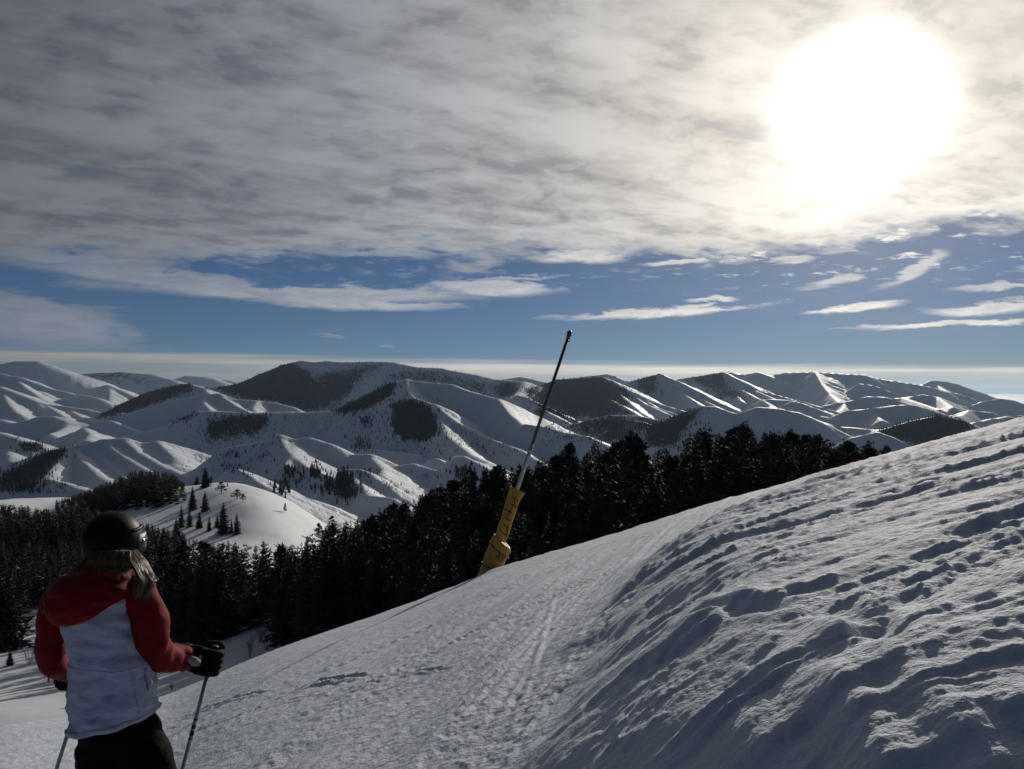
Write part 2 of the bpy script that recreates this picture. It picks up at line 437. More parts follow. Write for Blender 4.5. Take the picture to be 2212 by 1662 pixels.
# ------------------------------------------------------------------ mountains: a skeleton of crests and spurs
def _z2(x, y): return x * 0.2832, 733.7 + y * 0.2832
def _z3(x, y): return 447.4 + x * 0.3641, 733.7 + y * 0.3641
def _z4(x, y): return 1163.2 + x * 0.4741, 733.7 + y * 0.4741
def rd(conv, pts, d0, d1=None, slope=0.42, rnd=22):
    out = []; n = len(pts)
    for i, p in enumerate(pts):
        d = d0 if d1 is None else d0 + (d1 - d0) * i / (n - 1)
        if len(p) == 3: d = p[2]
        out.append(at(*conv(p[0], p[1]), d * 1000))
    return (out, slope, rnd)
MOUNTAINS = {
 'far_left_peak': [
    rd(_z2, [(-500, 230), (-200, 205), (0, 190), (120, 165), (280, 165), (400, 215), (520, 265), (640, 305), (720, 340)], 11, None, 0.34, 60),
    rd(_z2, [(660, 380), (760, 360), (820, 345), (900, 380), (1010, 430)], 9.2, 8.8, 0.36), rd(_z2, [(820, 345), (840, 400), (830, 470)], 9.1, 8.3, .4)],
 'far_left_range': [
    rd(_z2, [(560, 285), (620, 262), (750, 255), (930, 250), (1050, 258), (1150, 265), (1280, 300), (1330, 330), (1440, 340)], 13.5, 12.5, 0.32, 70)],
 'distant_hills': [
    rd(_z2, [(1300, 330), (1340, 300), (1430, 275), (1560, 285), (1640, 325), (1720, 350)], 17, None, 0.3, 90),
    rd(_z2, [(1600, 330), (1650, 300), (1750, 312), (1815, 335), (1900, 370)], 19, None, 0.3, 90)],
 'left_shoulder': [
    rd(_z2, [(-500, 180), (-200, 230), (0, 258), (90, 280), (160, 290), (260, 330), (400, 380), (520, 402)], 8.8, 8.2, 0.40, 30),
    rd(_z2, [(90, 280), (200, 370), (345, 470)], 8.7, 7.3, 0.42), rd(_z2, [(160, 290), (300, 390), (350, 420)], 8.6, 7.9, .42),
    rd(_z2, [(-500, 300), (-200, 330), (0, 360), (100, 400), (200, 440), (330, 490), (500, 510), (650, 530), (840, 572)], 7.2, 6.2, 0.36, 40),
    rd(_z2, [(0, 360), (60, 480), (130, 560)], 7.1, 5.8, 0.40), rd(_z2, [(200, 440), (350, 530), (480, 600)], 6.9, 5.8, 0.38),
    rd(_z2, [(500, 510), (570, 560), (650, 605)], 6.6, 5.7, 0.38), rd(_z2, [(330, 490), (420, 540), (520, 610)], 6.7, 5.6, .4),
    rd(_z2, [(420, 470), (560, 420), (640, 425), (720, 440)], 7.6, 7.4, .36)],
 'left_mound': [
    rd(_z2, [(-300, 640), (-100, 620), (0, 610), (100, 640), (200, 622), (300, 590), (400, 585), (440, 640), (520, 660), (600, 692)], 5.2, 4.8, 0.36, 40),
    rd(_z2, [(520, 660), (450, 700), (380, 720)], 4.8, 4.2, .4),
    rd(_z2, [(450, 748), (560, 712), (640, 674), (700, 696), (765, 732), (800, 770)], 4.1, 3.9, 0.42, 14), rd(_z2, [(640, 674), (690, 720), (660, 770)], 4.0, 3.6, .45),
    rd(_z2, [(640, 672), (750, 632), (830, 616), (900, 642), (1000, 690), (1080, 706)], 4.6, 4.4, 0.42, 18),
    rd(_z2, [(790, 595), (900, 560), (1000, 566), (1100, 556), (1150, 602), (1245, 662)], 5.3, 4.9, 0.42, 24)],
 'gullied_hill': [
    rd(_z2, [(-300, 690), (-100, 690), (0, 712), (100, 742), (190, 776), (250, 882)], 3.7, 3.2, 0.38, 24), rd(_z2, [(0, 712), (60, 830), (100, 930)], 3.7, 2.9, .38),
    rd(_z2, [(-300, 1090), (-100, 1030), (0, 995), (130, 935), (250, 890), (400, 842), (560, 816), (640, 800), (780, 760), (940, 752), (1050, 792), (1200, 776), (1300, 822), (1400, 940)], 3.0, 2.8, 0.40, 24),
    rd(_z2, [(560, 816), (480, 900), (400, 980), (340, 1075), (250, 1150)], 2.95, 2.2, 0.42, 14), rd(_z2, [(640, 800), (800, 920), (930, 1030), (1000, 1080)], 2.95, 2.15, 0.40, 12),
    rd(_z2, [(560, 820), (640, 930), (760, 1040), (850, 1090)], 2.93, 2.1, 0.42, 12), rd(_z2, [(780, 762), (930, 880), (1080, 970), (1180, 1030)], 2.9, 2.2, 0.40, 12),
    rd(_z2, [(940, 752), (1060, 860), (1200, 940), (1300, 990)], 2.88, 2.25, 0.40, 12), rd(_z2, [(1050, 792), (1180, 870), (1300, 930), (1370, 975)], 2.86, 2.3, 0.42, 12),
    rd(_z2, [(1200, 776), (1290, 860), (1380, 950)], 2.83, 2.4, .42, 12),
    rd(_z2, [(100, 1130), (250, 1085), (380, 1065), (500, 1095), (620, 1140), (760, 1170)], 2.1, 1.9, .36, 14)],
 'wooded_ridge': [
    rd(_z2, [(720, 600), (800, 556), (950, 480), (1100, 410), (1300, 355), (1440, 338), (1530, 362), (1600, 392), (1680, 420)], 6.3, 5.9, 0.42, 24),
    rd(_z2, [(1530, 362), (1620, 430), (1660, 470)], 5.95, 5.5, .45)],
 'saddle_hill': [
    rd(_z2, [(1000, 556), (1150, 515), (1300, 470), (1450, 440), (1540, 425), (1660, 410), (1800, 455), (1960, 465), (2100, 480), (2212, 512), (2300, 560)], 5.0, 4.6, 0.40, 18),
    rd(_z2, [(1540, 425), (1560, 490), (1610, 545)], 4.9, 4.3, 0.45, 10), rd(_z2, [(1660, 410), (1790, 500), (1920, 565)], 4.85, 4.2, 0.45, 10),
    rd(_z2, [(1960, 465), (1930, 520), (1950, 560)], 4.7, 4.3, .45, 10)],
 'dark_mountain': [
    rd(_z3, [(-40, 300), (60, 285), (190, 260), (330, 200), (450, 150), (560, 125), (640, 135), (710, 127), (800, 135), (980, 130), (1100, 135), (1250, 165), (1380, 170), (1450, 185), (1600, 210), (1700, 235), (1880, 250), (1950, 280), (2040, 322), (2150, 340)], 6.9, 6.3, 0.40, 40),
   
    
    rd(_z3, [(1880, 250), (1840, 310), (1800, 350)], 6.3, 5.7, .42, 14),
    rd(_z3, [(1740, 250), (1780, 233), (1860, 222), (1920, 235), (1990, 252), (2080, 275)], 9.5, 9, 0.36, 40)],
 'white_peak': [
    rd(_z2, [(780, 770), (960, 738), (1100, 702), (1245, 662), (1400, 592), (1510, 546), (1700, 546), (1900, 562), (2212, 546)], 3.9, 3.6, 0.42, 18),
    rd(_z3, [(0, 424), (300, 436), (560, 432), (740, 426), (800, 400), (960, 322), (1080, 262), (1180, 237), (1300, 255), (1440, 265), (1560, 310), (1720, 350), (1850, 440), (1950, 510), (2060, 570), (2140, 636), (2250, 700)], 3.6, 2.9, 0.46, 20),
    rd(_z3, [(1180, 237), (1190, 300), (1230, 350), (1340, 382), (1480, 492), (1650, 580), (1780, 625), (1870, 660), (1960, 720)], 3.28, 2.35, 0.50, 14),
    rd(_z3, [(1300, 372), (1380, 480), (1420, 570), (1560, 680), (1640, 720)], 3.05, 2.2, 0.5, 12),
    rd(_z3, [(1720, 350), (1790, 440), (1880, 520), (2040, 610)], 3.05, 2.6, 0.5, 10),
    
    ],
 'low_ridges': [
    rd(_z3, [(120, 640), (250, 620), (350, 600), (420, 562), (520, 592), (600, 580), (700, 612), (830, 682), (960, 682), (1050, 720), (1110, 750), (1220, 736), (1380, 780), (1470, 776), (1560, 800)], 2.3, 2.1, 0.44, 12),
    rd(_z3, [(720, 660), (800, 650), (1000, 652), (1200, 676), (1260, 732), (1330, 770)], 2.7, 2.45, 0.42, 12), rd(_z3, [(430, 570), (470, 640), (520, 700), (600, 760)], 2.28, 1.8, 0.46, 8),
    rd(_z3, [(520, 592), (500, 690), (470, 740)], 2.25, 1.85, .5, 8), rd(_z3, [(960, 682), (1040, 770), (1040, 810)], 2.2, 1.85, 0.46, 8),
    rd(_z3, [(830, 770), (900, 768), (960, 790), (990, 820)], 1.85, 1.75, 0.5, 8), rd(_z3, [(830, 790), (880, 840), (930, 880), (960, 925), (1090, 940)], 1.8, 1.5, 0.5, 8),
    rd(_z3, [(560, 830), (620, 780), (700, 800)], 1.8, 1.75, .5, 8), rd(_z3, [(90, 822), (130, 780), (180, 770), (250, 805), (330, 866)], 1.45, 1.3, 0.45, 6),
    rd(_z3, [(1320, 720), (1360, 705), (1440, 742)], 2.4, 2.3, .42, 8), rd(_z3, [(1480, 690), (1520, 690), (1620, 740), (1700, 790)], 2.2, 1.9, .42, 8)],
 'striped_spur': [
    rd(_z3, [(1700, 400), (1790, 358), (1840, 330), (1900, 345), (2000, 392), (2140, 460), (2260, 520)], 4.6, 4.2, 0.42, 10), rd(_z3, [(1810, 350), (1900, 430), (2000, 480)], 4.55, 4.0, 0.46, 7),
    rd(_z3, [(1840, 330), (1960, 400), (2080, 462)], 4.55, 4.05, 0.46, 7),
    rd(_z4, [(-60, 420), (60, 385), (160, 385), (320, 345), (450, 346), (580, 372), (680, 390)], 4.1, 3.7, 0.40, 12), rd(_z4, [(330, 343), (420, 365), (480, 376)], 4.0, 3.6, .45, 8),
    rd(_z4, [(-60, 385), (40, 400), (120, 425), (220, 440), (330, 490), (420, 540)], 2.75, 2.4, 0.42, 9)],
 'ribbed_range': [
    rd(_z4, [(-80, 240), (0, 215), (80, 182), (180, 176), (290, 170), (420, 235), (560, 295), (700, 335)], 6.7, 5.9, 0.42, 14), rd(_z4, [(290, 170), (380, 260), (480, 342)], 6.6, 5.3, 0.46, 9),
    rd(_z4, [(360, 205), (480, 290), (600, 345)], 6.4, 5.4, 0.48, 8), rd(_z4, [(420, 235), (540, 310), (650, 348)], 6.3, 5.4, .48, 8), rd(_z4, [(320, 272), (380, 300), (450, 342)], 5.6, 5.1, .48, 8),
    
    rd(_z4, [(130, 190), (170, 175), (240, 165), (310, 158), (370, 180), (430, 195)], 9.4, 9.2, 0.36, 30),
    rd(_z4, [(400, 200), (420, 190), (550, 155), (640, 192), (720, 232), (830, 290), (930, 332)], 7.3, 6.3, 0.42, 14), 
    rd(_z4, [(640, 192), (740, 270), (850, 325)], 7.1, 6.0, 0.48, 8), rd(_z4, [(590, 175), (650, 240), (740, 300)], 7.2, 6.1, .48, 8),
    rd(_z4, [(600, 195), (640, 180), (740, 165), (840, 148), (930, 190), (1020, 235), (1120, 262), (1200, 285)], 8.3, 7.2, 0.42, 16), rd(_z4, [(840, 148), (900, 215), (1000, 270)], 8.3, 7.0, 0.48, 9),
    rd(_z4, [(890, 172), (980, 230), (1080, 272)], 8.1, 7.0, 0.48, 9), rd(_z4, [(850, 160), (880, 230), (930, 285)], 8.2, 7.0, .48, 9)],
 'right_range': [
    rd(_z4, [(830, 152), (880, 148), (940, 160), (1000, 148), (1040, 166), (1130, 150), (1260, 147), (1380, 155), (1480, 160), (1560, 180), (1700, 200), (1780, 215), (1900, 245)], 10, 10.5, 0.36, 26),
    rd(_z4, [(1260, 147), (1290, 200), (1330, 250), (1370, 288)], 10, 8.4, 0.42, 14),
    rd(_z4, [(1460, 200), (1510, 205), (1560, 220), (1620, 245)], 9.4, 9.1, 0.42, 10),
    rd(_z4, [(1720, 215), (1745, 203), (1790, 187), (1850, 190), (1920, 220), (1980, 245), (2040, 270), (2110, 300)], 13, 12.5, 0.33, 40), rd(_z4, [(1790, 187), (1850, 230), (1890, 260)], 13, 11.5, .4, 20),
    rd(_z4, [(1960, 300), (2030, 280), (2100, 268), (2150, 275), (2212, 295), (2300, 330), (2500, 380)], 9, 8.6, 0.36, 26)],
 'rolling_hills': [
    rd(_z4, [(900, 335), (940, 312), (1020, 275), (1060, 270), (1200, 280), (1260, 300), (1330, 320)], 6.5, 6.2, 0.38, 12), rd(_z4, [(1080, 312), (1160, 280), (1200, 290), (1250, 310)], 6.1, 5.9, 0.38, 12),
    rd(_z4, [(1020, 275), (1060, 300), (1040, 325)], 6.4, 5.9, .42, 9), rd(_z4, [(1180, 340), (1210, 330), (1300, 300), (1400, 282), (1500, 258), (1580, 262), (1680, 290), (1800, 322), (1850, 340)], 6.9, 6.2, 0.38, 12),
    rd(_z4, [(1400, 282), (1380, 320), (1300, 345)], 6.7, 6.0, .42, 9), rd(_z4, [(1210, 330), (1260, 345), (1310, 352)], 6.0, 5.7, .42, 9),
    rd(_z4, [(1250, 385), (1290, 370), (1400, 325), (1500, 315), (1620, 300), (1690, 295), (1760, 312), (1820, 332), (1900, 372), (2010, 408)], 5.0, 4.4, 0.40, 14), rd(_z4, [(1500, 315), (1540, 345), (1565, 370)], 4.9, 4.5, 0.45, 9),
    rd(_z4, [(1600, 268), (1660, 265), (1750, 250), (1820, 262), (1890, 300), (1960, 320)], 7.6, 7.1, 0.38, 12), rd(_z4, [(1660, 265), (1740, 290), (1830, 320)], 7.5, 6.6, .42, 10), rd(_z4, [(1820, 262), (1860, 290), (1890, 310)], 7.3, 6.7, .42, 9),
    rd(_z4, [(1880, 345), (1960, 322), (2050, 330), (2110, 350), (2200, 345), (2350, 360)], 5.9, 5.5, 0.38, 10), rd(_z4, [(1940, 385), (1970, 380), (2060, 360), (2140, 350), (2260, 370)], 5.0, 4.7, 0.38, 10), rd(_z4, [(1960, 322), (1930, 345), (1900, 350)], 5.8, 5.3, .42, 8)],
 'shadowed_hill': [
    rd(_z4, [(420, 450), (480, 415), (560, 375), (640, 340), (730, 302), (800, 305), (900, 336), (1000, 308), (1100, 315), (1170, 330), (1290, 380), (1430, 446), (1550, 500)], 3.3, 3.0, 0.42, 20),
   
    rd(_z4, [(1330, 395), (1420, 400), (1500, 408), (1560, 412)], 3.9, 3.8, 0.30, 12),
    rd(_z4, [(1380, 470), (1430, 446), (1540, 420), (1600, 440), (1720, 496), (1850, 560)], 2.7, 2.5, 0.42, 9)],
 'wooded_hill': [
    rd(_z4, [(1500, 430), (1540, 416), (1700, 370), (1820, 345), (1900, 362), (2010, 410), (2150, 470), (2300, 520)], 3.8, 3.6, 0.42, 20)],
}
MNAMES = list(MOUNTAINS)
def z_far(x, y, want_group=True):
    shp = x.shape; x = x.ravel(); y = y.ravel()
    d = np.hypot(x, y)
    wx = x + fbm(x / 420, y / 420, 3) * 55; wy = y + fbm(x / 420 + 9, y / 420, 3) * 55
    base = -310 - 90 * sstep(1500, 3000, d) + 28 * fbm(x / 700, y / 700, 3) + 0 * d
    # gullies: ridged noise, growing away from the crests
    g1 = fbm(wx / 330, wy / 330, 4, 0.5); g2 = ridged(wx / 190 + 3, wy / 190, 3, 0.5)
    g3 = ridged(wx / 62 + 1, wy / 62, 2, 0.5) - 0.8
    hi = base.copy(); grp = np.full(x.shape, -1, np.int16)
    for gi, name in enumerate(MNAMES):
        for pts, slope, rnd in MOUNTAINS[name]:
            P = np.array(pts); slope = slope * 1.6
            zt = P[:, 2].max(); reach = (zt + 450) / (slope * 0.7) + 250
            sel = np.where((x > P[:, 0].min() - reach) & (x < P[:, 0].max() + reach) & (y > P[:, 1].min() - reach) & (y < P[:, 1].max() + reach))[0]
            if not len(sel): continue
            xs, ys, xt, yt = x[sel], y[sel], wx[sel], wy[sel]
            best = np.full(len(sel), -1e9); bd = np.zeros(len(sel)); ba = np.zeros(len(sel)); L0 = gi * 137.0 + P[0, 0]
            for a, b in zip(P[:-1], P[1:]):
                dx, dy = b[0] - a[0], b[1] - a[1]; l2 = dx * dx + dy * dy + 1e-6
                t = np.clip(((xs - a[0]) * dx + (ys - a[1]) * dy) / l2, 0, 1)
                ox = xs - a[0] - t * dx; oy = ys - a[1] - t * dy; q = np.hypot(ox, oy)
                sl = slope * (1 - 0.32 * np.clip((ox * 0.93 + oy * 0.36) / (q + 1), 0, 1) + 0.38 * np.clip(-(ox * 0.39 + oy * 0.92) / (q + 1), 0, 1))
                h = a[2] + t * (b[2] - a[2]) - sl * (np.sqrt(q * q + rnd * rnd) - rnd)
                m = h > best; best = np.where(m, h, best); bd = np.where(m, q, bd); ba = np.where(m, L0 + t * math.sqrt(l2), ba); L0 += math.sqrt(l2)
            amp = np.clip(bd / 220, 0.02, 1.0)
            wv = 120.0 + 0.012 * P[:, 1].mean()
            gul = ridged(ba / wv + g1[sel] * 0.7, bd / 620 + gi, 2, 0.45) - 0.9
            best = best + np.clip(bd / 170, 0, 1) * 24 * gul
            best = best + amp * (8 * g1[sel] + 7 * (g2[sel] - 1.1) + 2.6 * g3[sel])
            cur = hi[sel]; k = 13.0
            hh = np.clip(0.5 + 0.5 * (best - cur) / k, 0, 1)
            hi[sel] = cur + (best - cur) * hh + k * hh * (1 - hh) * 0.6
            grp[sel] = np.where(best > cur, gi, grp[sel])
    return hi.reshape(shp), grp.reshape(shp)

# ------------------------------------------------------------------ mesh helpers
def mesh_from(name, verts, faces, smooth=True):
    me = bpy.data.meshes.new(name)
    verts = np.asarray(verts, np.float32); faces = np.asarray(faces, np.int32)
    n = faces.shape[1]
    me.vertices.add(len(verts)); me.vertices.foreach_set('co', verts.ravel())
    me.loops.add(faces.size); me.loops.foreach_set('vertex_index', faces.ravel())
    me.polygons.add(len(faces)); me.polygons.foreach_set('loop_start', np.arange(0, faces.size, n, dtype=np.int32))
    me.polygons.foreach_set('use_smooth', np.full(len(faces), smooth))
    me.update(calc_edges=True)
    return me
def link(name, me, mat=None, parent=None):
    o = bpy.data.objects.new(name, me); COL.objects.link(o)
    if mat is not None and me is not None:
        me.materials.clear(); me.materials.append(mat)
    if parent is not None: o.parent = parent
    return o
def tag(o, label=None, cat=None, group=None, kind=None):
    if label: o['label'] = label
    if cat: o['category'] = cat
    if group: o['group'] = group
    if kind: o['kind'] = kind
    return o
def grid_faces(nr, nc, wrap=False):
    i = np.arange(nr - 1)[:, None]; j = np.arange(nc if wrap else nc - 1)[None, :]
    j2 = (j + 1) % nc
    a = i * nc + j; b = i * nc + j2; c = (i + 1) * nc + j2; d = (i + 1) * nc + j
    return np.stack([a, b, c, d], -1).reshape(-1, 4)[:, ::-1]
def attr(me, name, vals):
    at_ = me.attributes.new(name, 'FLOAT', 'POINT'); at_.data.foreach_set('value', np.asarray(vals, np.float32).ravel())

# ------------------------------------------------------------------ materials
def new_mat(name):
    m = bpy.data.materials.new(name); m.use_nodes = True
    t = m.node_tree; t.nodes.clear(); N = NT(t)
    out = N.new('ShaderNodeOutputMaterial'); b = N.new('ShaderNodeBsdfPrincipled')
    t.links.new(b.outputs[0], out.inputs[0])
    return m, N, b
def bump(N, b, h, strength=0.3, dist=0.01):
    nd = N.new('ShaderNodeBump'); N.put(nd.inputs['Height'], h)
    nd.inputs['Strength'].default_value = strength; nd.inputs['Distance'].default_value = dist
    N.l.new(nd.outputs[0], b.inputs['Normal'])
def simple(name, col, rough=0.6, spec=0.3, metal=0.0, var=0.0, scale=20, bstr=0.0, bdist=0.002):
    m, N, b = new_mat(name)
    b.inputs['Roughness'].default_value = rough; b.inputs['Metallic'].default_value = metal
    b.inputs['Specular IOR Level'].default_value = spec
    co = N.new('ShaderNodeTexCoord').outputs['Object']
    n = N.noise(co, scale, 4, 0.6)
    lo = tuple(c * (1 - var) for c in col) + (1,); hi = tuple(min(1, c * (1 + var)) for c in col) + (1,)
    N.put(b.inputs['Base Color'], N.mix(N.step(n, 0.3, 0.7), lo, hi))
    if bstr: bump(N, b, n, bstr, bdist)
    return m
def snow_near(name='dimmed_trodden_snow', lo=(0.53, 0.572, 0.645, 1), hi=(0.59, 0.625, 0.685, 1)):  # default tones: trodden snow, colour darkened to stand in for thin cloud shadow
    m, N, b = new_mat(name)
    co = N.new('ShaderNodeTexCoord').outputs['Object']
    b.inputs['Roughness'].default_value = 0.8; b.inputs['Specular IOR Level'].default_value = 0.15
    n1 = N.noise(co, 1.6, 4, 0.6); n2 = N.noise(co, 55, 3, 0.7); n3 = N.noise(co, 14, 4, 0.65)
    mottle = N.step(n1, 0.35, 0.7)
    N.put(b.inputs['Base Color'], N.mix(E(N, N.new('ShaderNodeAttribute', attribute_name='piste').outputs['Fac']), N.mix(mottle, lo, hi), (0.56, 0.585, 0.63, 1)))
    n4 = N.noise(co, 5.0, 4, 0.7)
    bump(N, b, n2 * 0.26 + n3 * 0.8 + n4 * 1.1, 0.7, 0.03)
    return m
def snow_far(scale=0.02):
    """snow with dark brush and woodland where the forest attribute says so"""
    m, N, b = new_mat('mountain_snow')
    co = N.new('ShaderNodeTexCoord').outputs['Object']
    b.inputs['Roughness'].default_value = 0.6; b.inputs['Specular IOR Level'].default_value = 0.25
    fo = N.new('ShaderNodeAttribute', attribute_name='forest').outputs['Fac']
    n1 = N.noise(co, 0.055, 4, 0.7); n2 = N.noise(co, 0.012, 4, 0.6)
    n3 = N.noise(co, 0.004, 4, 0.6)
    f = N.step(E(N, fo) + (n1 - 0.5) * 1.1 + (n2 - 0.5) * 0.9 + (n3 - 0.5) * 0.8, 0.36, 0.60)
    sn = N.mix(n2, (0.56, 0.61, 0.69, 1), (0.64, 0.68, 0.735, 1))
    br = N.mix(n1, (0.011, 0.017, 0.024, 1), (0.030, 0.040, 0.052, 1))
    N.put(b.inputs['Base Color'], N.mix(f, sn, br))
    n5 = N.noise(co, 0.16, 4, 0.7)
    bump(N, b, n1 + n2 * 0.6 + n5 * 0.35, 0.6, 8.0)
    return m
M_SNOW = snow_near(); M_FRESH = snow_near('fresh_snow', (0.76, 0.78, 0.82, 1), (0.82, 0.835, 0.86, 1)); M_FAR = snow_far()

# ------------------------------------------------------------------ build the ground
def polar(az, r):
    A, Rr = np.meshgrid(az, r)
    return np.sin(A) * Rr, np.cos(A) * Rr
# bearings: dense across the view, sparse elsewhere
_in = np.linspace(R(-34), R(34), 640)
_out = np.linspace(R(34), R(326), 70)[1:-1]
az_full = np.concatenate([_in, _out])
r_near = np.concatenate([np.linspace(0.25, 1.5, 14)[:-1], 1 / np.linspace(1 / math.sqrt(1.5), 1 / math.sqrt(25), 520) ** 2, np.geomspace(25, 60, 34)[1:]])
X, Y = polar(az_full, r_near)
Z = z_near(X, Y)
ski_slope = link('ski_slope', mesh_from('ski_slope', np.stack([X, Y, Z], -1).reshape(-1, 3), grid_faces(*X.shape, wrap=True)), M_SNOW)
tag(ski_slope, 'chopped and groomed snow of the ski slope underfoot', kind='structure')

az_mid = np.concatenate([np.linspace(R(-60), R(-36), 30)[:-1], np.linspace(R(-36), R(36), 330), np.linspace(R(36), R(60), 30)[1:]])
r_mid = np.geomspace(36, 1300, 330)
X, Y = polar(az_mid, r_mid)
MIDZ = z_mid(X, np.maximum(Y, 5)) - 0.7 * (1 - sstep(45, 75, np.hypot(X, Y)))
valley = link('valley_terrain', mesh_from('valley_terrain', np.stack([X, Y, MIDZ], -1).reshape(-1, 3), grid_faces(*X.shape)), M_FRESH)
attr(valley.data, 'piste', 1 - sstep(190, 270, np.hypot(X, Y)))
tag(valley, 'snowy gully, lower piste and white knoll below the ski slope', kind='structure')

az_far = np.concatenate([np.linspace(R(-50), R(-35), 40)[:-1], np.linspace(R(-35), R(35), FAR_COLS), np.linspace(R(35), R(50), 40)[1:]])
r_far = np.geomspace(1150, 21000, FAR_ROWS)
FX, FY = polar(az_far, r_far)
FZ, FG = z_far(FX, FY)
# forest cover: patches given by sight lines, kept on the ground they fall on
FU = FX / FY; FE = FZ / FY
FD = np.hypot(FX, FY)
def in_poly(px, py, poly):
    c = np.zeros(px.shape, bool); n = len(poly)
    for i in range(n):
        x0, y0 = poly[i]; x1, y1 = poly[(i + 1) % n]
        if y0 == y1: continue
        c ^= ((y0 > py) != (y1 > py)) & (px < (x1 - x0) * (py - y0) / (y1 - y0) + x0)
    return c
PXg = CX + FU * F; PYg = HY - FE * F
def poly(conv, pts): return [conv(*p) for p in pts]
FORESTS = [  # polygon, nearest and farthest distance, cover
    (poly(_z3, [(740, 430), (800, 395), (960, 318), (1080, 258), (1130, 262), (1090, 330), (1010, 370), (900, 420), (800, 440)]), 2600, 4400, 1.0),
    (poly(_z3, [(1100, 385), (1160, 370), (1240, 362), (1290, 380), (1340, 440), (1370, 560), (1300, 600), (1200, 590), (1110, 560)]), 2100, 3300, 1.0),
    (poly(_z3, [(900, 470), (970, 460), (980, 510), (920, 530)]), 2000, 3400, 0.7),
    (poly(_z3, [(880, 590), (960, 580), (970, 650), (880, 645)]), 2000, 3400, 0.55),
    (poly(_z3, [(0, 500), (120, 465), (240, 455), (370, 440), (330, 520), (280, 560), (120, 570), (0, 600)]), 2400, 4200, 0.95),
    (poly(_z3, [(-60, 300), (190, 255), (330, 198), (450, 148), (520, 140), (600, 190), (650, 260), (700, 330), (730, 400), (560, 420), (380, 360), (200, 350), (60, 300)]), 5000, 7300, 0.9),
    (poly(_z3, [(640, 210), (820, 180), (1060, 140), (900, 250), (840, 330), (740, 400), (700, 330)]), 5000, 7300, 0.85),
    (poly(_z3, [(1060, 215), (1200, 190), (1370, 200), (1500, 240), (1640, 260), (1660, 330), (1500, 300), (1300, 250), (1050, 250)]), 5000, 7300, 0.8),
    (poly(_z3, [(1700, 260), (1840, 260), (1830, 340), (1700, 330)]), 5000, 7300, 1.0),
    (poly(_z3, [(1890, 290), (2010, 310), (2260, 340), (2260, 440), (2060, 400), (1900, 340)]), 4300, 7300, 0.95),
    (poly(_z2, [(720, 610), (800, 556), (1000, 455), (1300, 352), (1470, 338), (1480, 390), (1300, 450), (1000, 550), (800, 600)]), 5200, 6600, 1.0),
    (poly(_z2, [(600, 262), (930, 250), (1290, 300), (1200, 370), (800, 330), (660, 300)]), 11000, 14000, 0.6),
    (poly(_z2, [(1250, 660), (1400, 590), (1520, 540), (1480, 590), (1350, 640)]), 3000, 4200, 0.9),
    (poly(_z2, [(0, 1060), (150, 970), (330, 880), (520, 820), (470, 900), (400, 980), (330, 1060), (200, 1150), (0, 1150)]), 1700, 3200, 1.0),
    (poly(_z2, [(150, 790), (300, 790), (350, 830), (250, 870), (160, 840)]), 2800, 4400, 0.9),
    (poly(_z4, [(-60, 230), (80, 178), (290, 172), (400, 230), (420, 300), (330, 290), (200, 280), (0, 300)]), 5000, 7000, 0.95),
    (poly(_z4, [(0, 260), (300, 270), (430, 340), (330, 350), (0, 350)]), 4300, 6200, 1.0),
    (poly(_z4, [(420, 190), (540, 160), (540, 210), (560, 250), (480, 240)]), 6000, 7600, 0.8),
    (poly(_z4, [(640, 182), (830, 150), (900, 230), (960, 280), (840, 260), (740, 210)]), 6800, 8500, 0.7),
    (poly(_z4, [(100, 360), (300, 345), (560, 372), (480, 420), (380, 470), (280, 470), (150, 410)]), 2500, 4300, 0.6),
    (poly(_z4, [(480, 420), (560, 375), (700, 320), (740, 330), (680, 390), (640, 430), (660, 480), (500, 490)]), 2300, 3500, 0.85),
    (poly(_z4, [(1540, 415), (1700, 370), (1820, 343), (1900, 360), (2010, 412), (1960, 440), (1860, 470), (1740, 490), (1640, 455)]), 2800, 4000, 0.97),
    (poly(_z3, [(770, 800), (830, 780), (870, 830), (870, 930), (780, 930)]), 1300, 2400, 1.0),
    (poly(_z3, [(590, 770), (640, 755), (680, 800), (650, 820), (600, 800)]), 1300, 2400, 0.8),
    (poly(_z3, [(470, 770), (520, 760), (520, 810), (470, 800)]), 1300, 2400, 0.8),
    (poly(_z3, [(680, 850), (750, 850), (750, 900), (690, 890)]), 1300, 2400, 0.7),
    (poly(_z3, [(440, 850), (490, 850), (490, 910), (440, 900)]), 1300, 2400, 0.7),
    (poly(_z3, [(1480, 750), (1600, 780), (1560, 830), (1470, 830)]), 1300, 2400, 0.6),
]
FOREST = np.zeros(FX.shape, np.float32)
for pg, d0, d1, cov in FORESTS:
    bb = np.array(pg); m = (PXg > bb[:, 0].min()) & (PXg < bb[:, 0].max()) & (PYg > bb[:, 1].min()) & (PYg < bb[:, 1].max()) & (FY > d0 * 0.97) & (FY < d1 * 1.03)
    idx = np.where(m)
    ins = in_poly(PXg[idx], PYg[idx], pg)
    FOREST[idx] = np.maximum(FOREST[idx], ins * cov)
for _ in range(16):                                  # soften the edges
    FOREST[1:-1, 1:-1] = (FOREST[1:-1, 1:-1] * 2 + FOREST[:-2, 1:-1] + FOREST[2:, 1:-1] + FOREST[1:-1, :-2] + FOREST[1:-1, 2:]) / 6
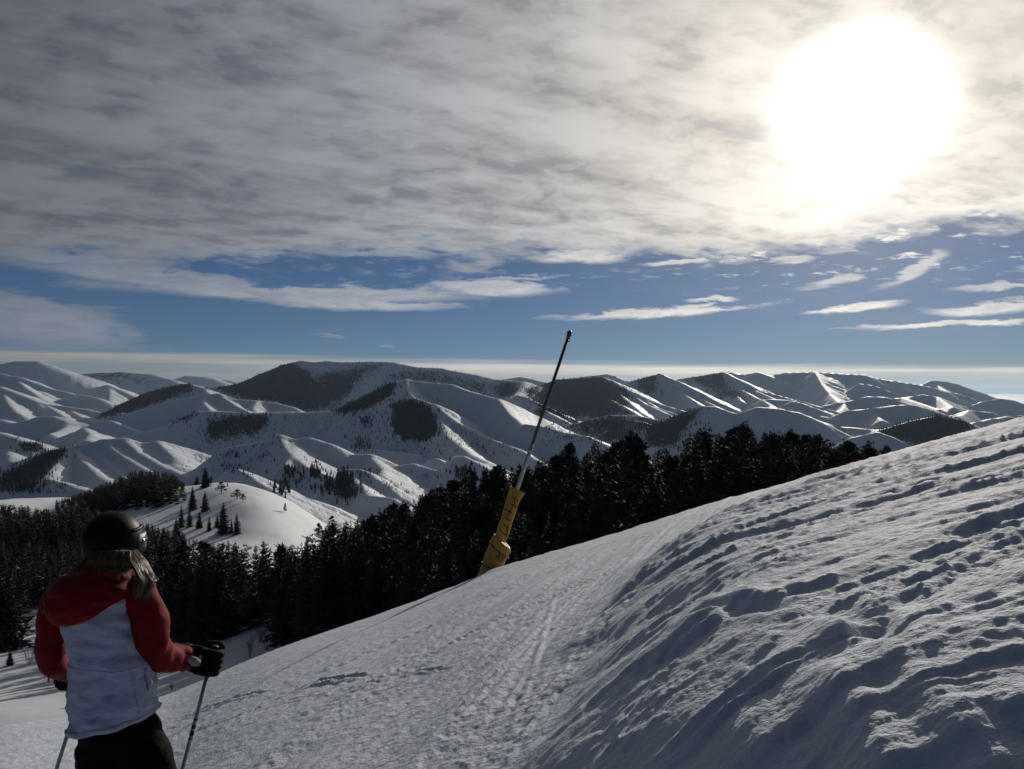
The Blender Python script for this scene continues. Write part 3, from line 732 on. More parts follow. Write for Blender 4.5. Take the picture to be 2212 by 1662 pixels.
# split into the single mountains
MLABEL = {
 'far_left_peak': 'hazy rounded snow peak at the far left of the skyline', 'far_left_range': 'long flat hazy wooded range right of the far left peak',
 'distant_hills': 'faint grey most distant hills low under the cloud band', 'left_shoulder': 'sunlit rounded snow shoulders at the left edge of the valley',
 'left_mound': 'small shaded snow mounds with bright crests in the left valley', 'gullied_hill': 'sunlit gullied snow hill with a dark wooded left side',
 'wooded_ridge': 'dark wooded ridge leading left from the big dark mountain', 'saddle_hill': 'smooth snow hill with sunlit spurs in front of the dark mountain',
 'dark_mountain': 'big dark mountain with patchy woods and the highest broad summit', 'white_peak': 'rounded white peak with a sunlit ridge and dark forest patch',
 'low_ridges': 'low wavy snow ridges with brush below the white peak', 'striped_spur': 'small sunlit striped spur behind the lance',
 'ribbed_range': 'range of ribbed peaks with bright sunlit spurs right of the lance', 'right_range': 'long level snow range on the right skyline',
 'rolling_hills': 'low rolling hills with bright crests in the right distance', 'shadowed_hill': 'broad shaded snow hill rising behind the right conifers',
 'wooded_hill': 'dark wooded hill above the right end of the ski slope'}
V = np.stack([FX, FY, FZ], -1).reshape(-1, 3)
Q = grid_faces(*FX.shape)
fg = FG.ravel()[Q[:, 0]]
for gi, name in enumerate(MNAMES + ['valley_floor']):
    k = gi if gi < len(MNAMES) else -1
    q = Q[fg == k]
    if not len(q): continue
    used, inv = np.unique(q, return_inverse=True)
    me = mesh_from('mountain', V[used], inv.reshape(-1, 4))
    attr(me, 'forest', FOREST.ravel()[used])
    o = link('mountain' if k >= 0 else 'valley_floor', me, M_FAR)
    tag(o, MLABEL.get(name, 'snowy valley floor between the mountains'), kind='structure')
# plain beyond the mountains, out to the horizon
az_p = np.linspace(R(-60), R(60), 60)
X, Y = polar(az_p, np.array([20500, 30000, 60000, 120000.0]))
o = link('plain', mesh_from('plain', np.stack([X, Y, np.full(X.shape, -370.0)], -1).reshape(-1, 3), grid_faces(*X.shape)), M_FAR)
tag(o, 'distant pale snow plain on the horizon', kind='structure')

# ------------------------------------------------------------------ conifers
def needle_mat(name, lo, hi, snow=0.0):
    m, N, b = new_mat(name)
    b.inputs['Roughness'].default_value = 0.75; b.inputs['Specular IOR Level'].default_value = 0.12
    geo = N.new('ShaderNodeNewGeometry'); co = geo.outputs['Position']
    rnd = N.new('ShaderNodeObjectInfo').outputs['Random']
    n = N.noise(co, 0.9, 3, 0.6)
    c = N.mix(N.step(n, 0.3, 0.7), lo + (1,), hi + (1,))
    c = N.mix(E(N, rnd) * 0.35, c, (0.030, 0.026, 0.016, 1))
    if snow:
        # rime and leftover snow in clumps of its own shape
        ns = N.noise(co, 2.3, 3, 0.7); nb = N.noise(co, 0.12, 2, 0.5)
        c = N.mix(N.step(ns + (nb - 0.5) * 0.5, 0.70 - snow, 0.78 - snow) * 0.85, c, (0.66, 0.69, 0.74, 1))
    N.put(b.inputs['Base Color'], c)
    return m
M_FIR = needle_mat('fir_needles', (0.020, 0.028, 0.026), (0.044, 0.058, 0.050), 0.0)
M_PINE = needle_mat('pine_needles', (0.023, 0.030, 0.024), (0.050, 0.060, 0.044), 0.0)
M_FROST = needle_mat('frosted_needles', (0.013, 0.019, 0.016), (0.030, 0.040, 0.030), 0.09)
M_BARK = simple('bark', (0.035, 0.027, 0.022), 0.9, 0.1, 0, 0.4, 6)
M_TWIG = simple('bare_twigs', (0.060, 0.048, 0.040), 0.9, 0.1, 0, 0.3, 8)

def trunk_mesh(h, r, sides=7, rng=random):
    v = []; f = []; lv = 6
    for i in range(lv + 1):
        t = i / lv; rr = r * (1 - t) ** 0.8 + 0.015
        for k in range(sides):
            a = 2 * math.pi * k / sides
            v.append((math.cos(a) * rr * (1.25 if i == 0 else 1), math.sin(a) * rr * (1.25 if i == 0 else 1), t * h - (0.6 if i == 0 else 0)))
    for i in range(lv):
        for k in range(sides):
            f.append((i * sides + k, i * sides + (k + 1) % sides, (i + 1) * sides + (k + 1) % sides, (i + 1) * sides + k))
    return mesh_from('trunk', v, f)
def spray(v, f, p, d, up, L, W, droop, rng, n=4):
    """a drooping flat branch: paired leaflets along a curved spine"""
    side = d.cross(up)
    if side.length < 1e-4: return
    side.normalize()
    q = p.copy(); dd = d.copy()
    for i in range(n):
        t0 = i / n; t1 = (i + 1) / n
        seg = L / n
        dd = (dd + Vector((0, 0, -droop * (0.6 if i < n - 1 else -0.3)))).normalized()
        q2 = q + dd * seg
        w = W * (1 - 0.75 * t0) * rng.uniform(0.7, 1.2)
        for s in (-1, 1):
            a = q; b = q2 + dd * seg * 0.35
            c = q + side * s * w + dd * seg * rng.uniform(0.3, 0.9) + Vector((0, 0, -w * rng.uniform(0.35, 1.1)))
            k = len(v); v.extend([tuple(a), tuple(b), tuple(c)]); f.append((k, k + 1, k + 2))
        q = q2
    k = len(v); w = W * 0.25
    v.extend([tuple(q - side * w), tuple(q + side * w), tuple(q + dd * L / n * 0.7)]); f.append((k, k + 1, k + 2))
def fir_mesh(seed, h=14.0, rad=2.3, levels=30, per=8, bare=0.08, n=4, shape=0.85):
    rng = random.Random(seed); v = []; f = []
    lop = [rng.uniform(0.75, 1.15) for _ in range(12)]
    for i in range(levels):
        t = (i + rng.uniform(-0.3, 0.3)) / levels; t = min(max(t, 0), 0.985)
        z = h * (bare + (1 - bare) * t)
        env = (1 - t) ** shape * (0.72 + 0.28 * math.sin(min(1, t * 9) * math.pi / 2)) * rng.uniform(0.80, 1.12)
        m = max(4, int(per * (0.55 + 0.6 * (1 - t))))
        a0 = rng.uniform(0, 6.28)
        for k in range(m):
            a = a0 + 2 * math.pi * (k + rng.uniform(-0.35, 0.35)) / m
            L = rad * env * lop[int((a % 6.2832) / 6.2832 * 12) % 12] * rng.uniform(0.7, 1.15) + 0.12
            rise = 0.10 + 0.55 * t - 0.30 * (1 - t)
            d = Vector((math.cos(a), math.sin(a), rise)).normalized()
            spray(v, f, Vector((0, 0, z + rng.uniform(-0.15, 0.15))), d, Vector((0, 0, 1)), L, L * 0.34 + 0.16, 0.16 * (1 - t), rng, n)
    k = len(v); v.extend([(-0.06, 0, h * 0.96), (0.06, 0, h * 0.96), (0, 0, h * 1.02)]); f.append((k, k + 1, k + 2))
    return mesh_from('crown', v, f, False)
def pine_mesh(seed, h=14.0, rad=2.9, clumps=60, tufts=42):
    """open irregular crown of needle clumps on limbs"""
    rng = random.Random(seed); v = []; f = []
    for c in range(clumps):
        t = rng.random() ** 0.85
        z = h * (0.22 + 0.76 * t)
        rr = rad * (1 - t) ** 0.55 * (0.55 + 0.45 * min(1, t * 4 + 0.2))
        a = rng.uniform(0, 6.283); ra = rr * math.sqrt(rng.random()) * 1.0
        cx, cy = math.cos(a) * ra, math.sin(a) * ra
        s = rng.uniform(0.45, 0.95) * (1.1 - 0.5 * t)
        # limb
        k = len(v); v.extend([(0, 0, z - ra * 0.35), (0.05, 0.03, z - ra * 0.35 - 0.07), (cx, cy, z)]); f.append((k, k + 1, k + 2))
        for q in range(tufts):
            d = Vector((rng.gauss(0, 1), rng.gauss(0, 1), rng.gauss(0, 0.65))).normalized()
            p = Vector((cx, cy, z)) + d * s * rng.uniform(0.25, 1.0)
            o = (d + Vector((rng.uniform(-.5, .5), rng.uniform(-.5, .5), rng.uniform(0, .7)))).normalized()
            sd = o.cross(Vector((rng.uniform(-1, 1), rng.uniform(-1, 1), rng.uniform(-1, 1))))
            if sd.length < 1e-3: continue
            sd.normalize(); L = rng.uniform(0.32, 0.60); w = rng.uniform(0.10, 0.20)
            k = len(v); v.extend([tuple(p - sd * w), tuple(p + sd * w), tuple(p + o * L)]); f.append((k, k + 1, k + 2))
    return mesh_from('crown', v, f, False)
def bare_mesh(seed, h=3.0, n=9):
    """leafless multi-stem shrub or sapling"""
    rng = random.Random(seed); v = []; f = []
    def limb(p, d, L, r, depth):
        segs = 3; q = p.copy(); rad = r
        for i in range(segs):
            d = (d + Vector((rng.uniform(-.18, .18), rng.uniform(-.18, .18), rng.uniform(0, .12)))).normalized()
            q2 = q + d * L / segs; r2 = rad * 0.78
            s = d.orthogonal().normalized(); s2 = d.cross(s)
            k = len(v)
            for (pp, rr) in ((q, rad), (q2, r2)):
                for a in range(3):
                    an = a * 2.094
                    v.append(tuple(pp + s * math.cos(an) * rr + s2 * math.sin(an) * rr))
            for a in range(3): f.append((k + a, k + (a + 1) % 3, k + 3 + (a + 1) % 3, k + 3 + a))
            if depth > 0:
                for _ in range(2):
                    dd = (d + Vector((rng.uniform(-1, 1), rng.uniform(-1, 1), rng.uniform(-.1, .6))) * 0.75).normalized()
                    limb(q2, dd, L * rng.uniform(0.4, 0.62), r2 * 0.62, depth - 1)
            q = q2; rad = r2
    for i in range(n):
        d = Vector((rng.uniform(-.45, .45), rng.uniform(-.45, .45), 1)).normalized()
        limb(Vector((rng.uniform(-.15, .15), rng.uniform(-.15, .15), -0.2)), d, h * rng.uniform(.6, 1), 0.035, 2)
    return mesh_from('branches', v, f)

KINDS = []     # (crown mesh, trunk mesh, height)
for sd, rad, lv, per, shp in ((1, 2.9, 34, 10, 0.85), (2, 3.4, 32, 11, 0.80), (3, 2.5, 34, 9, 0.9), (4, 3.7, 30, 10, 0.75), (5, 3.0, 38, 10, 1.0), (6, 2.7, 28, 9, 0.65)):
    KINDS.append([fir_mesh(sd, 14.0, rad, lv, per, 0.05, 4, shp), trunk_mesh(13.3, 0.22), M_FIR])
for sd, rad in ((7, 3.3), (8, 4.0), (9, 3.0)):
    KINDS.append([pine_mesh(sd, 14.0, rad), trunk_mesh(13.0, 0.24), M_PINE])
KINDS.append([fir_mesh(21, 14.0, 3.1, 30, 10, 0.05, 4, 0.85), trunk_mesh(13.3, 0.22), M_FROST])
for c, t, m in KINDS:
    c.materials.append(m); t.materials.append(M_BARK)
def put_tree(kind, x, y, z, h, rot, label, group=None, wide=1.0, cat='tree', name='conifer_tree'):
    c, t, m = KINDS[kind]; s = h / 14.0
    root = bpy.data.objects.new(name, None); COL.objects.link(root)
    root.empty_display_size = 0.5
    root.location = (x, y, z); root.rotation_euler = (0, 0, rot); root.scale = (s * wide, s * wide, s)
    for nm, me in (('crown', c), ('trunk', t)):
        o = bpy.data.objects.new(nm, me); COL.objects.link(o); o.parent = root
    return tag(root, label, cat, group)

def mid_z(x, y): return float(z_mid(np.array([float(x)]), np.array([float(y)]))[0])
_scan = np.geomspace(75, 1150, 1400)
def mid_hit(px, py, y0=75):
    """where a sight line first meets the middle ground"""
    u, e = ue(px, py)
    ys = _scan[_scan >= y0]; zz = z_mid(u * ys, ys)
    k = np.where(zz / ys >= e)[0]
    k = k[0] if len(k) else int(np.argmax(zz / ys))
    return u * ys[k], ys[k], zz[k]

# --- trees one can single out
SINGLE = [  # photograph x, foot y, top y, kind, width, label
    (8, 1404, 1228, 1, 1.25, 'big dark fir cut by the left edge of the picture'),
    (22, 1438, 1402, 3, 1.1, 'small fir standing alone at the edge of the lower piste'),
]
def _z8(x, y): return (400 + x / 3.16) * 0.8948, (1100 + y / 3.16) * 0.8948
for zx, zb, ztp, kind, wd, lab in (
    (205, 415, 228, 4, 1.0, 'tall open fir uppermost of the group on the white knoll'),
    (300, 428, 270, 1, 1.0, 'full fir right of the tall open fir on the knoll'),
    (120, 550, 368, 2, 1.1, 'slim dark fir at the left of the knoll group'),
    (182, 545, 400, 0, 1.0, 'fir in the middle of the knoll group'),
    (258, 552, 425, 3, 1.0, 'fir at the right of the left knoll cluster'),
    (332, 575, 458, 0, 0.9, 'small fir between the two knoll clusters'),
    (440, 600, 358, 1, 1.0, 'tallest fir of the right knoll cluster'),
    (393, 545, 448, 3, 1.0, 'short fir left of the tallest fir of the right knoll cluster'),
    (542, 602, 436, 0, 1.05, 'pointed fir at the right end of the knoll group'),
    (502, 596, 474, 2, 1.0, 'slim fir beside the pointed fir at the right end of the knoll group'),
    (80, 642, 478, 3, 1.1, 'lowest fir of the knoll group, near the forest edge'),
    (425, 288, 200, 7, 2.1, 'broad bushy pine on the knoll crest'),
    (545, 335, 258, 7, 2.6, 'widest bushy pine on the sunlit knoll crest'),
    (590, 352, 290, 6, 1.8, 'bushy pine just right of the widest one on the knoll crest'),
    (912, 438, 362, 8, 1.0, 'lone small pine on the sunlit side of the knoll'),
    (472, 236, 204, 0, 1.2, 'tiny fir on the knoll crest line'),
    (302, 245, 88, 1, 1.2, 'tall fir on the knoll crest beside the wooded hill'),
    (240, 225, 150, 3, 1.3, 'short fir left of the tall one on the knoll crest'),
    (345, 232, 160, 6, 1.4, 'rounded pine right of the tall one on the knoll crest'),
    (1270, 620, 458, 7, 1.3, 'sunlit open pine at the left end of the main forest skyline'),
    (1170, 660, 515, 6, 1.3, 'lower open pine left of the sunlit one at the forest end')):
    X8 = _z8(zx, zb); SINGLE.append((X8[0], X8[1], _z8(zx, ztp)[1], kind, wd, lab))
placed = []
rng = random.Random(5)
for px, fy, ty, kind, wd, lab in SINGLE:
    x, y, z = mid_hit(px, fy, 150 if fy > 1380 else 180)
    h = (fy - ty) / F * y
    put_tree(kind, x, y, z - 0.1, h, rng.uniform(0, 6.28), lab, 'single trees on the knoll and piste', wd)
    placed.append((x, y))

# --- the forest: dense stand behind the slope, woods left, wooded hill
SKY = [(-200, 1090), (0, 1085), (120, 1100), (150, 1085), (400, 1150), (440, 1165), (560, 1165), (640, 1168), (720, 1128), (800, 1100), (900, 1066), (993, 1022), (1026, 1005), (1059, 1003), (1103, 994), (1136, 1000), (1175, 986), (1205, 978), (1216, 960), (1230, 956), (1244, 978), (1258, 989), (1271, 967), (1285, 948), (1299, 961), (1313, 978), (1340, 945), (1362, 920), (1382, 956), (1398, 989), (1434, 956), (1451, 978), (1468, 989), (1478, 939), (1492, 928), (1522, 917), (1550, 934), (1566, 928), (1588, 917), (1610, 903), (1627, 928), (1638, 950), (1654, 924), (1682, 928), (1710, 923), (1721, 939), (1754, 928), (1787, 945), (1799, 967), (1820, 939), (1842, 961), (1853, 978), (1875, 945), (1897, 972), (1913, 956), (1930, 986), (1952, 1000)]
_kx = np.array([a for a, b in SKY]); _ky = np.array([b for a, b in SKY])
HILL = [(120, 1080), (150, 1072), (200, 1052), (250, 1030), (290, 1014), (330, 1012), (370, 1020), (395, 1040), (420, 1060)]
_hx = np.array([a for a, b in HILL]); _hy = np.array([b for a, b in HILL])
def accept(u, y):
    """density of the woods by bearing and distance, and which stand it is"""
    px = CX + u * F
    if 100 < y < 300 and px > 600:
        near = np.interp(px, [600, 640, 760, 1106, 1500, 1960], [128, 122, 112, 108, 112, 130])
        far = np.interp(px, [600, 700, 900, 1106, 1700, 1960], [205, 225, 250, 270, 260, 235])
        if near < y < far and px < 1955: return 1.0, 'main'
    if px <= 640 and 168 < y < 330:
        near = np.interp(px, [-200, 0, 60, 140, 330, 480, 540, 600, 640], [190, 200, 232, 236, 178, 158, 172, 165, 128])
        far = np.interp(px, [-200, 0, 140, 330, 400, 640], [400, 420, 430, 300, 232, 215])
        if near < y < far: return (0.6 if px < 130 and y < 300 else 1.0), 'left'
    if px < 400 and 330 <= y < 470: return (0.95 if px < 340 else 0.6), 'left'
    if 120 < px < 400 and 470 <= y < 630: return 1.0, 'hill'
    if px < 120 and 470 <= y < 560: return 0.25, 'left'
    return 0.0, ''
cands = []
cell = 4.2
occ = {}
def free(x, y, d):
    i, j = int(x // cell), int(y // cell)
    for a in range(i - 2, i + 3):
        for b in range(j - 2, j + 3):
            for (qx, qy) in occ.get((a, b), ()):
                if (qx - x) ** 2 + (qy - y) ** 2 < d * d: return False
    return True
for x, y in placed: occ.setdefault((int(x // cell), int(y // cell)), []).append((x, y))
rng = random.Random(77)
pts = []
for _ in range(40000):
    y = math.sqrt(rng.uniform(105 ** 2, 630 ** 2)); u = rng.uniform(-0.70, 0.47)
    a, stand = accept(u, y)
    if rng.random() > a: continue
    x = u * y
    if not free(x, y, (3.2 if stand == 'main' else 3.5) if y < 300 else 4.4): continue
    occ.setdefault((int(x // cell), int(y // cell)), []).append((x, y)); pts.append((x, y, u, stand))
PX = np.array([p[0] for p in pts]); PY = np.array([p[1] for p in pts]); PZ = z_mid(PX, PY)
trees = []
for (x, y, u, stand), z in zip(pts, PZ):
    px = CX + u * F
    sky = np.interp(px, _hx, _hy) if stand == 'hill' else np.interp(px, _kx, _ky)
    top = ((HY - sky) / F) * y
    hmax = top - z
    h = rng.uniform(8.5, 16.5) if stand == 'main' or px > 370 else rng.uniform(6.5, 14)
    if rng.random() < 0.45 and 8 < hmax < 22: h = hmax * rng.uniform(0.94, 1.02)
    if rng.random() < 0.12: h *= 0.55
    h = min(h, hmax * rng.uniform(0.88, 1.03))
    if h < 3.0: continue
    kind = rng.choice((0, 1, 2, 3, 4, 5, 5, 6, 7, 8)) if stand == 'main' else rng.choice((0, 1, 2, 3, 4, 5, 9, 9, 7))
    if stand == 'hill': kind = rng.choice((0, 1, 4, 6, 7, 8, 6, 8))
    se = float(np.interp(u, _fu, _fe))
    vis = (z + h) / y > se + 0.004 and abs(u) < 0.62
    trees.append((h / y if vis else 0, x, y, z, h, kind, stand, px))
trees.sort(key=lambda t: -t[0])
FLAB = {'main': 'dark conifer in the dense stand beyond the slope', 'left': 'conifer in the snowy woods around and behind the skier', 'hill': 'conifer crowding the dark wooded hill left of the knoll'}
FGRP = {'main': 'conifers of the dense stand', 'left': 'conifers of the woods below left', 'hill': 'conifers on the wooded hill'}
N_IND = 278
rest = []
for k, (sz, x, y, z, h, kind, stand, px) in enumerate(trees):
    rot = rng.uniform(0, 6.28); wd = rng.uniform(0.85, 1.2)
    if k < N_IND and sz > 0:
        lab = FLAB[stand]
        if stand == 'main':
            where = ('at the left end of the stand' if px < 800 else 'in the stand left of the lance' if px < 1060 else 'in the stand just right of the lance' if px < 1300
                     else 'in the middle of the stand' if px < 1600 else 'at the right end of the stand')
            top = (z + h) / y - (HY - float(np.interp(px, _kx, _ky))) / F
            lab = ('bushy dark pine ' if 6 <= kind <= 8 else 'pointed dark fir ') + ('on the skyline ' if top > -0.006 else 'low down ' if top < -0.035 else '') + where
        else:
            lab = ('frosted fir ' if kind == 9 else 'bushy dark pine ' if 6 <= kind <= 8 else 'pointed dark fir ') + ('in the snowy woods left of the skier' if px < 100 else 'in the woods right behind the skier' if px < 340 else "in the woods above the skier's glove" if px < 520 else 'beside the snow gap in the woods')
        put_tree(kind, x, y, z - 0.15, h, rot, lab, FGRP[stand], wd)
    else: rest.append((x, y, z, h, rot, wd, kind))

# --- the rest of the woods: one mass
def tri_data(me):
    co = np.empty(len(me.vertices) * 3, np.float32); me.vertices.foreach_get('co', co)
    ix = np.empty(len(me.loops), np.int32); me.loops.foreach_get('vertex_index', ix)
    return co.reshape(-1, 3), ix.reshape(-1, 3)
LOW = [tri_data(fir_mesh(31, 14, 3.0, 18, 8, 0.04, 2, 0.85)), tri_data(fir_mesh(32, 14, 3.5, 17, 8, 0.04, 2, 0.75)), tri_data(fir_mesh(33, 14, 2.7, 18, 7, 0.04, 2, 0.95)),
       tri_data(pine_mesh(34, 14, 3.4, 26, 14))]
def scatter(name, items, protos, mat, label):
    vs = []; fs = []; off = 0
    for (x, y, z, h, rot, wd, kind) in items:
        co, ix = protos[kind % len(protos)]
        s = h / 14.0; c, sn = math.cos(rot), math.sin(rot)
        v = np.empty_like(co)
        v[:, 0] = (co[:, 0] * c - co[:, 1] * sn) * s * wd + x; v[:, 1] = (co[:, 0] * sn + co[:, 1] * c) * s * wd + y; v[:, 2] = co[:, 2] * s + z
        vs.append(v); fs.append(ix + off); off += len(co)
    if not vs: return None
    o = link(name, mesh_from(name, np.concatenate(vs), np.concatenate(fs), False), mat)
    return tag(o, label, kind='stuff')
scatter('forest', rest, LOW, M_FIR, 'mass of farther conifers filling the woods')
print('trees', len(trees), 'rest', len(rest))

# --- bare shrubs and saplings by the lower piste
for i, (px, fy, h, sd, lab) in enumerate((
    (64, 1437, 4.6, 1, 'leafless shrub beside the small fir at the piste edge'), (95, 1428, 3.6, 2, 'leafless shrub just left of the skier at elbow height'),
    (80, 1345, 4.0, 3, 'bare shrub among the snow left of the skier'), (40, 1310, 5.0, 4, 'bare sapling in the snowy clearing at far left'),
    (578, 1405, 5.0, 5, 'leafless sapling in the snow gap below the forest'), (560, 1388, 4.2, 6, 'thin bare sapling left in the snow gap below the forest'),
    (540, 1420, 3.6, 8, 'bare shrub right above the glove at the forest foot'), (118, 1300, 4.5, 7, 'bare birch shrub right behind the left shoulder'))):
    x, y, z = mid_hit(px, fy, 110)
    o = link('bare_shrub', bare_mesh(sd, h, 6), M_TWIG); o.location = (x, y, z - 0.1)
    tag(o, lab, 'shrub', 'bare shrubs')

# --- tiny trees on the mountains
_run = np.maximum.accumulate(FE, axis=0)
def far_hit(px, py, d0):
    u, e = ue(px, py); a = math.atan(u)
    j = int(np.searchsorted(az_far, a)); j = min(max(j, 1), len(az_far) - 1)
    i = int(np.searchsorted(_run[:, j], e))
    if i >= len(r_far) or i < 1: return None
    e0, e1 = _run[i - 1, j], _run[i, j]
    t = min(max((e - e0) / (e1 - e0 + 1e-9), 0), 1)
    r = r_far[i - 1] + (r_far[i] - r_far[i - 1]) * t
    x, y = math.sin(a) * r, math.cos(a) * r
    return x, y, e * y, r
SPARSE = [  # polygon, count: lone trees and brush dotted over the snow
    (poly(_z3, [(1380, 520), (1500, 510), (1700, 600), (1860, 660), (1800, 700), (1600, 690), (1450, 600)]), 420),
    (poly(_z3, [(880, 440), (1100, 400), (1120, 580), (1400, 620), (1500, 660), (1300, 700), (1000, 640), (850, 600)]), 520),
    (poly(_z3, [(0, 440), (400, 450), (700, 440), (900, 480), (800, 560), (400, 550), (0, 620)]), 380),
    (poly(_z3, [(0, 620), (300, 600), (460, 700), (700, 700), (900, 760), (1200, 780), (1450, 800), (1300, 900), (900, 960), (500, 900), (100, 780)]), 700),
    (poly(_z2, [(1300, 800), (1700, 620), (2000, 650), (2200, 780), (2000, 980), (1700, 1000), (1400, 1000)]), 330),
    (poly(_z2, [(0, 1100), (300, 1060), (600, 1120), (500, 1180), (100, 1180)]), 120),
    (poly(_z4, [(0, 390), (200, 400), (400, 360), (620, 390), (640, 450), (400, 480), (150, 470)]), 420),
    (poly(_z4, [(560, 380), (720, 310), (700, 400), (640, 470), (480, 470)]), 260),
    (poly(_z3, [(1860, 480), (2000, 560), (2140, 610), (2200, 680), (2000, 640)]), 160),
    (poly(_z3, [(1950, 510), (2210, 520), (2210, 600), (2060, 590)]), 120),
]
rr = np.random.RandomState(3)
cone = []
for sd in range(3):
    v = []; f = []
    for (z0, z1, ra) in ((0.0, 8.5, 2.6), (5.0, 14.0, 1.9)):
        k = len(v)
        for a in range(5):
            an = a * 1.2566 + sd; q = ra * (0.75 + 0.5 * rr.rand())
            v.append((math.cos(an) * q, math.sin(an) * q, z0 + rr.rand() * 0.8))
        v.append((0, 0, z1))
        for a in range(5): f.append((k + a, k + (a + 1) % 5, k + 5))
    cone.append((np.array(v, np.float32), np.array(f, np.int32)))
items = []
def add_far(px, py, d0, d1, hs):
    hit = far_hit(px, py, d0)
    if hit is None: return
    x, y, z, r = hit
    if y < d0 * 0.97 or y > d1 * 1.03: return
    items.append((x, y, z - 1.5, hs * rr.uniform(0.6, 1.25), rr.uniform(0, 6.28), rr.uniform(0.8, 1.3), rr.randint(3)))
for pg, d0, d1, cov in FORESTS:
    a = np.array(pg); area = 0.5 * abs(np.dot(a[:, 0], np.roll(a[:, 1], 1)) - np.dot(a[:, 1], np.roll(a[:, 0], 1)))
    dm = (d0 + d1) / 2
    n = int(area * 0.16 * cov * (1.0 if dm < 4500 else 1.5))
    if dm > 9000: n = 0
    k = 0; c = a.mean(0)
    while k < n:
        bx = rr.uniform(a[:, 0].min(), a[:, 0].max(), n * 2 + 20); by = rr.uniform(a[:, 1].min(), a[:, 1].max(), n * 2 + 20)
        ok = in_poly(bx, by, pg); bx = bx[ok]; by = by[ok]
        for px, py in zip(bx[:n - k], by[:n - k]):
            k += 1
            jj = 3.0 if rr.rand() < 0.62 else 15.0
            add_far(px + rr.normal(0, jj), py + rr.normal(0, jj * 0.6), d0, d1, 13 if dm < 4500 else 15)
for pg, n in SPARSE:
    a = np.array(pg); k = 0
    cl = [(rr.uniform(a[:, 0].min(), a[:, 0].max()), rr.uniform(a[:, 1].min(), a[:, 1].max())) for _ in range(max(4, n // 12))]
    lo_, hi_ = a.min(0), a.max(0)
    while k < n:
        if rr.rand() < 0.55:
            c = cl[rr.randint(len(cl))]; px, py = c[0] + rr.normal(0, 9), c[1] + rr.normal(0, 5)
        else: px = rr.uniform(lo_[0], hi_[0]); py = rr.uniform(lo_[1], hi_[1])
        k += 1
        if in_poly(np.array([px]), np.array([py]), pg)[0]: add_far(px, py, 1250, 5000, rr.choice((5, 7, 9)))
scatter('mountain_forest', items, cone, M_FIR, 'tiny conifers and dark woods dotted over the mountains')
print('far trees', len(items))

# ------------------------------------------------------------------ lofts and tubes
def loft(rings, name='part', cap=True, closed=True):
    """rings: list of lists of points, same count"""
    n = len(rings[0]); v = [p for r in rings for p in r]; f = []
    for i in range(len(rings) - 1):
        for k in range(n if closed else n - 1):
            k2 = (k + 1) % n
            f.append((i * n + k, i * n + k2, (i + 1) * n + k2, (i + 1) * n + k))
    me = bpy.data.meshes.new(name)
    fs = list(f)
    if cap and closed:
        fs.append(tuple(range(n - 1, -1, -1))); fs.append(tuple((len(rings) - 1) * n + k for k in range(n)))
    me.from_pydata([tuple(p) for p in v], [], fs)
    me.polygons.foreach_set('use_smooth', [True] * len(me.polygons)); me.update()
    return me
def tube(path, radii, sides=10, name='tube', cap=True):
    pts = [Vector(p) for p in path]; rings = []
    if not hasattr(radii, '__len__'): radii = [radii] * len(pts)
    prev = None
    for i, p in enumerate(pts):
        d = (pts[min(i + 1, len(pts) - 1)] - pts[max(i - 1, 0)]).normalized()
        if prev is None: s = d.orthogonal().normalized()
        else: s = (prev - d * prev.dot(d)).normalized()
        prev = s; b = d.cross(s)
        rings.append([p + (s * math.cos(2 * math.pi * k / sides) + b * math.sin(2 * math.pi * k / sides)) * radii[i] for k in range(sides)])
    return loft(rings, name, cap)
def smooth_path(pts, n=24):
    """Catmull-Rom through points"""
    P = [Vector(p) for p in pts]; P = [P[0] * 2 - P[1]] + P + [P[-1] * 2 - P[-2]]; out = []
    m = len(P) - 3
    for i in range(n + 1):
        t = i / n * m; k = min(int(t), m - 1); t -= k
        a, b, c, d = P[k:k + 4]
        out.append(0.5 * ((2 * b) + (c - a) * t + (2 * a - 5 * b + 4 * c - d) * t * t + (3 * b - a - 3 * c + d) * t ** 3))
    return out
def join_meshes(meshes, name):
    bm = bmesh.new()
    for m in meshes: bm.from_mesh(m)
    me = bpy.data.meshes.new(name); bm.to_mesh(me); bm.free()
    for m in meshes: bpy.data.meshes.remove(m)
    me.polygons.foreach_set('use_smooth', [True] * len(me.polygons))
    return me
def empty(name, loc): 
    o = bpy.data.objects.new(name, None); COL.objects.link(o); o.location = loc; o.empty_display_size = 0.2
    return o
def child(name, me, mat, parent):
    """mesh given in world coordinates, parented to a thing or a part"""
    o = link(name, me, mat); o.parent = parent
    base = parent.matrix_world.translation if parent.type == 'EMPTY' else ROOTS.get(parent.name, Vector())
    off = Vector(parent.location) if parent.type == 'EMPTY' else Vector((0, 0, 0))
    if parent.type == 'EMPTY': me.transform(Matrix.Translation(-off)); ROOTS[o.name] = off
    else: me.transform(Matrix.Translation(-ROOTS[parent.name])); ROOTS[o.name] = ROOTS[parent.name]
    return o
ROOTS = {}

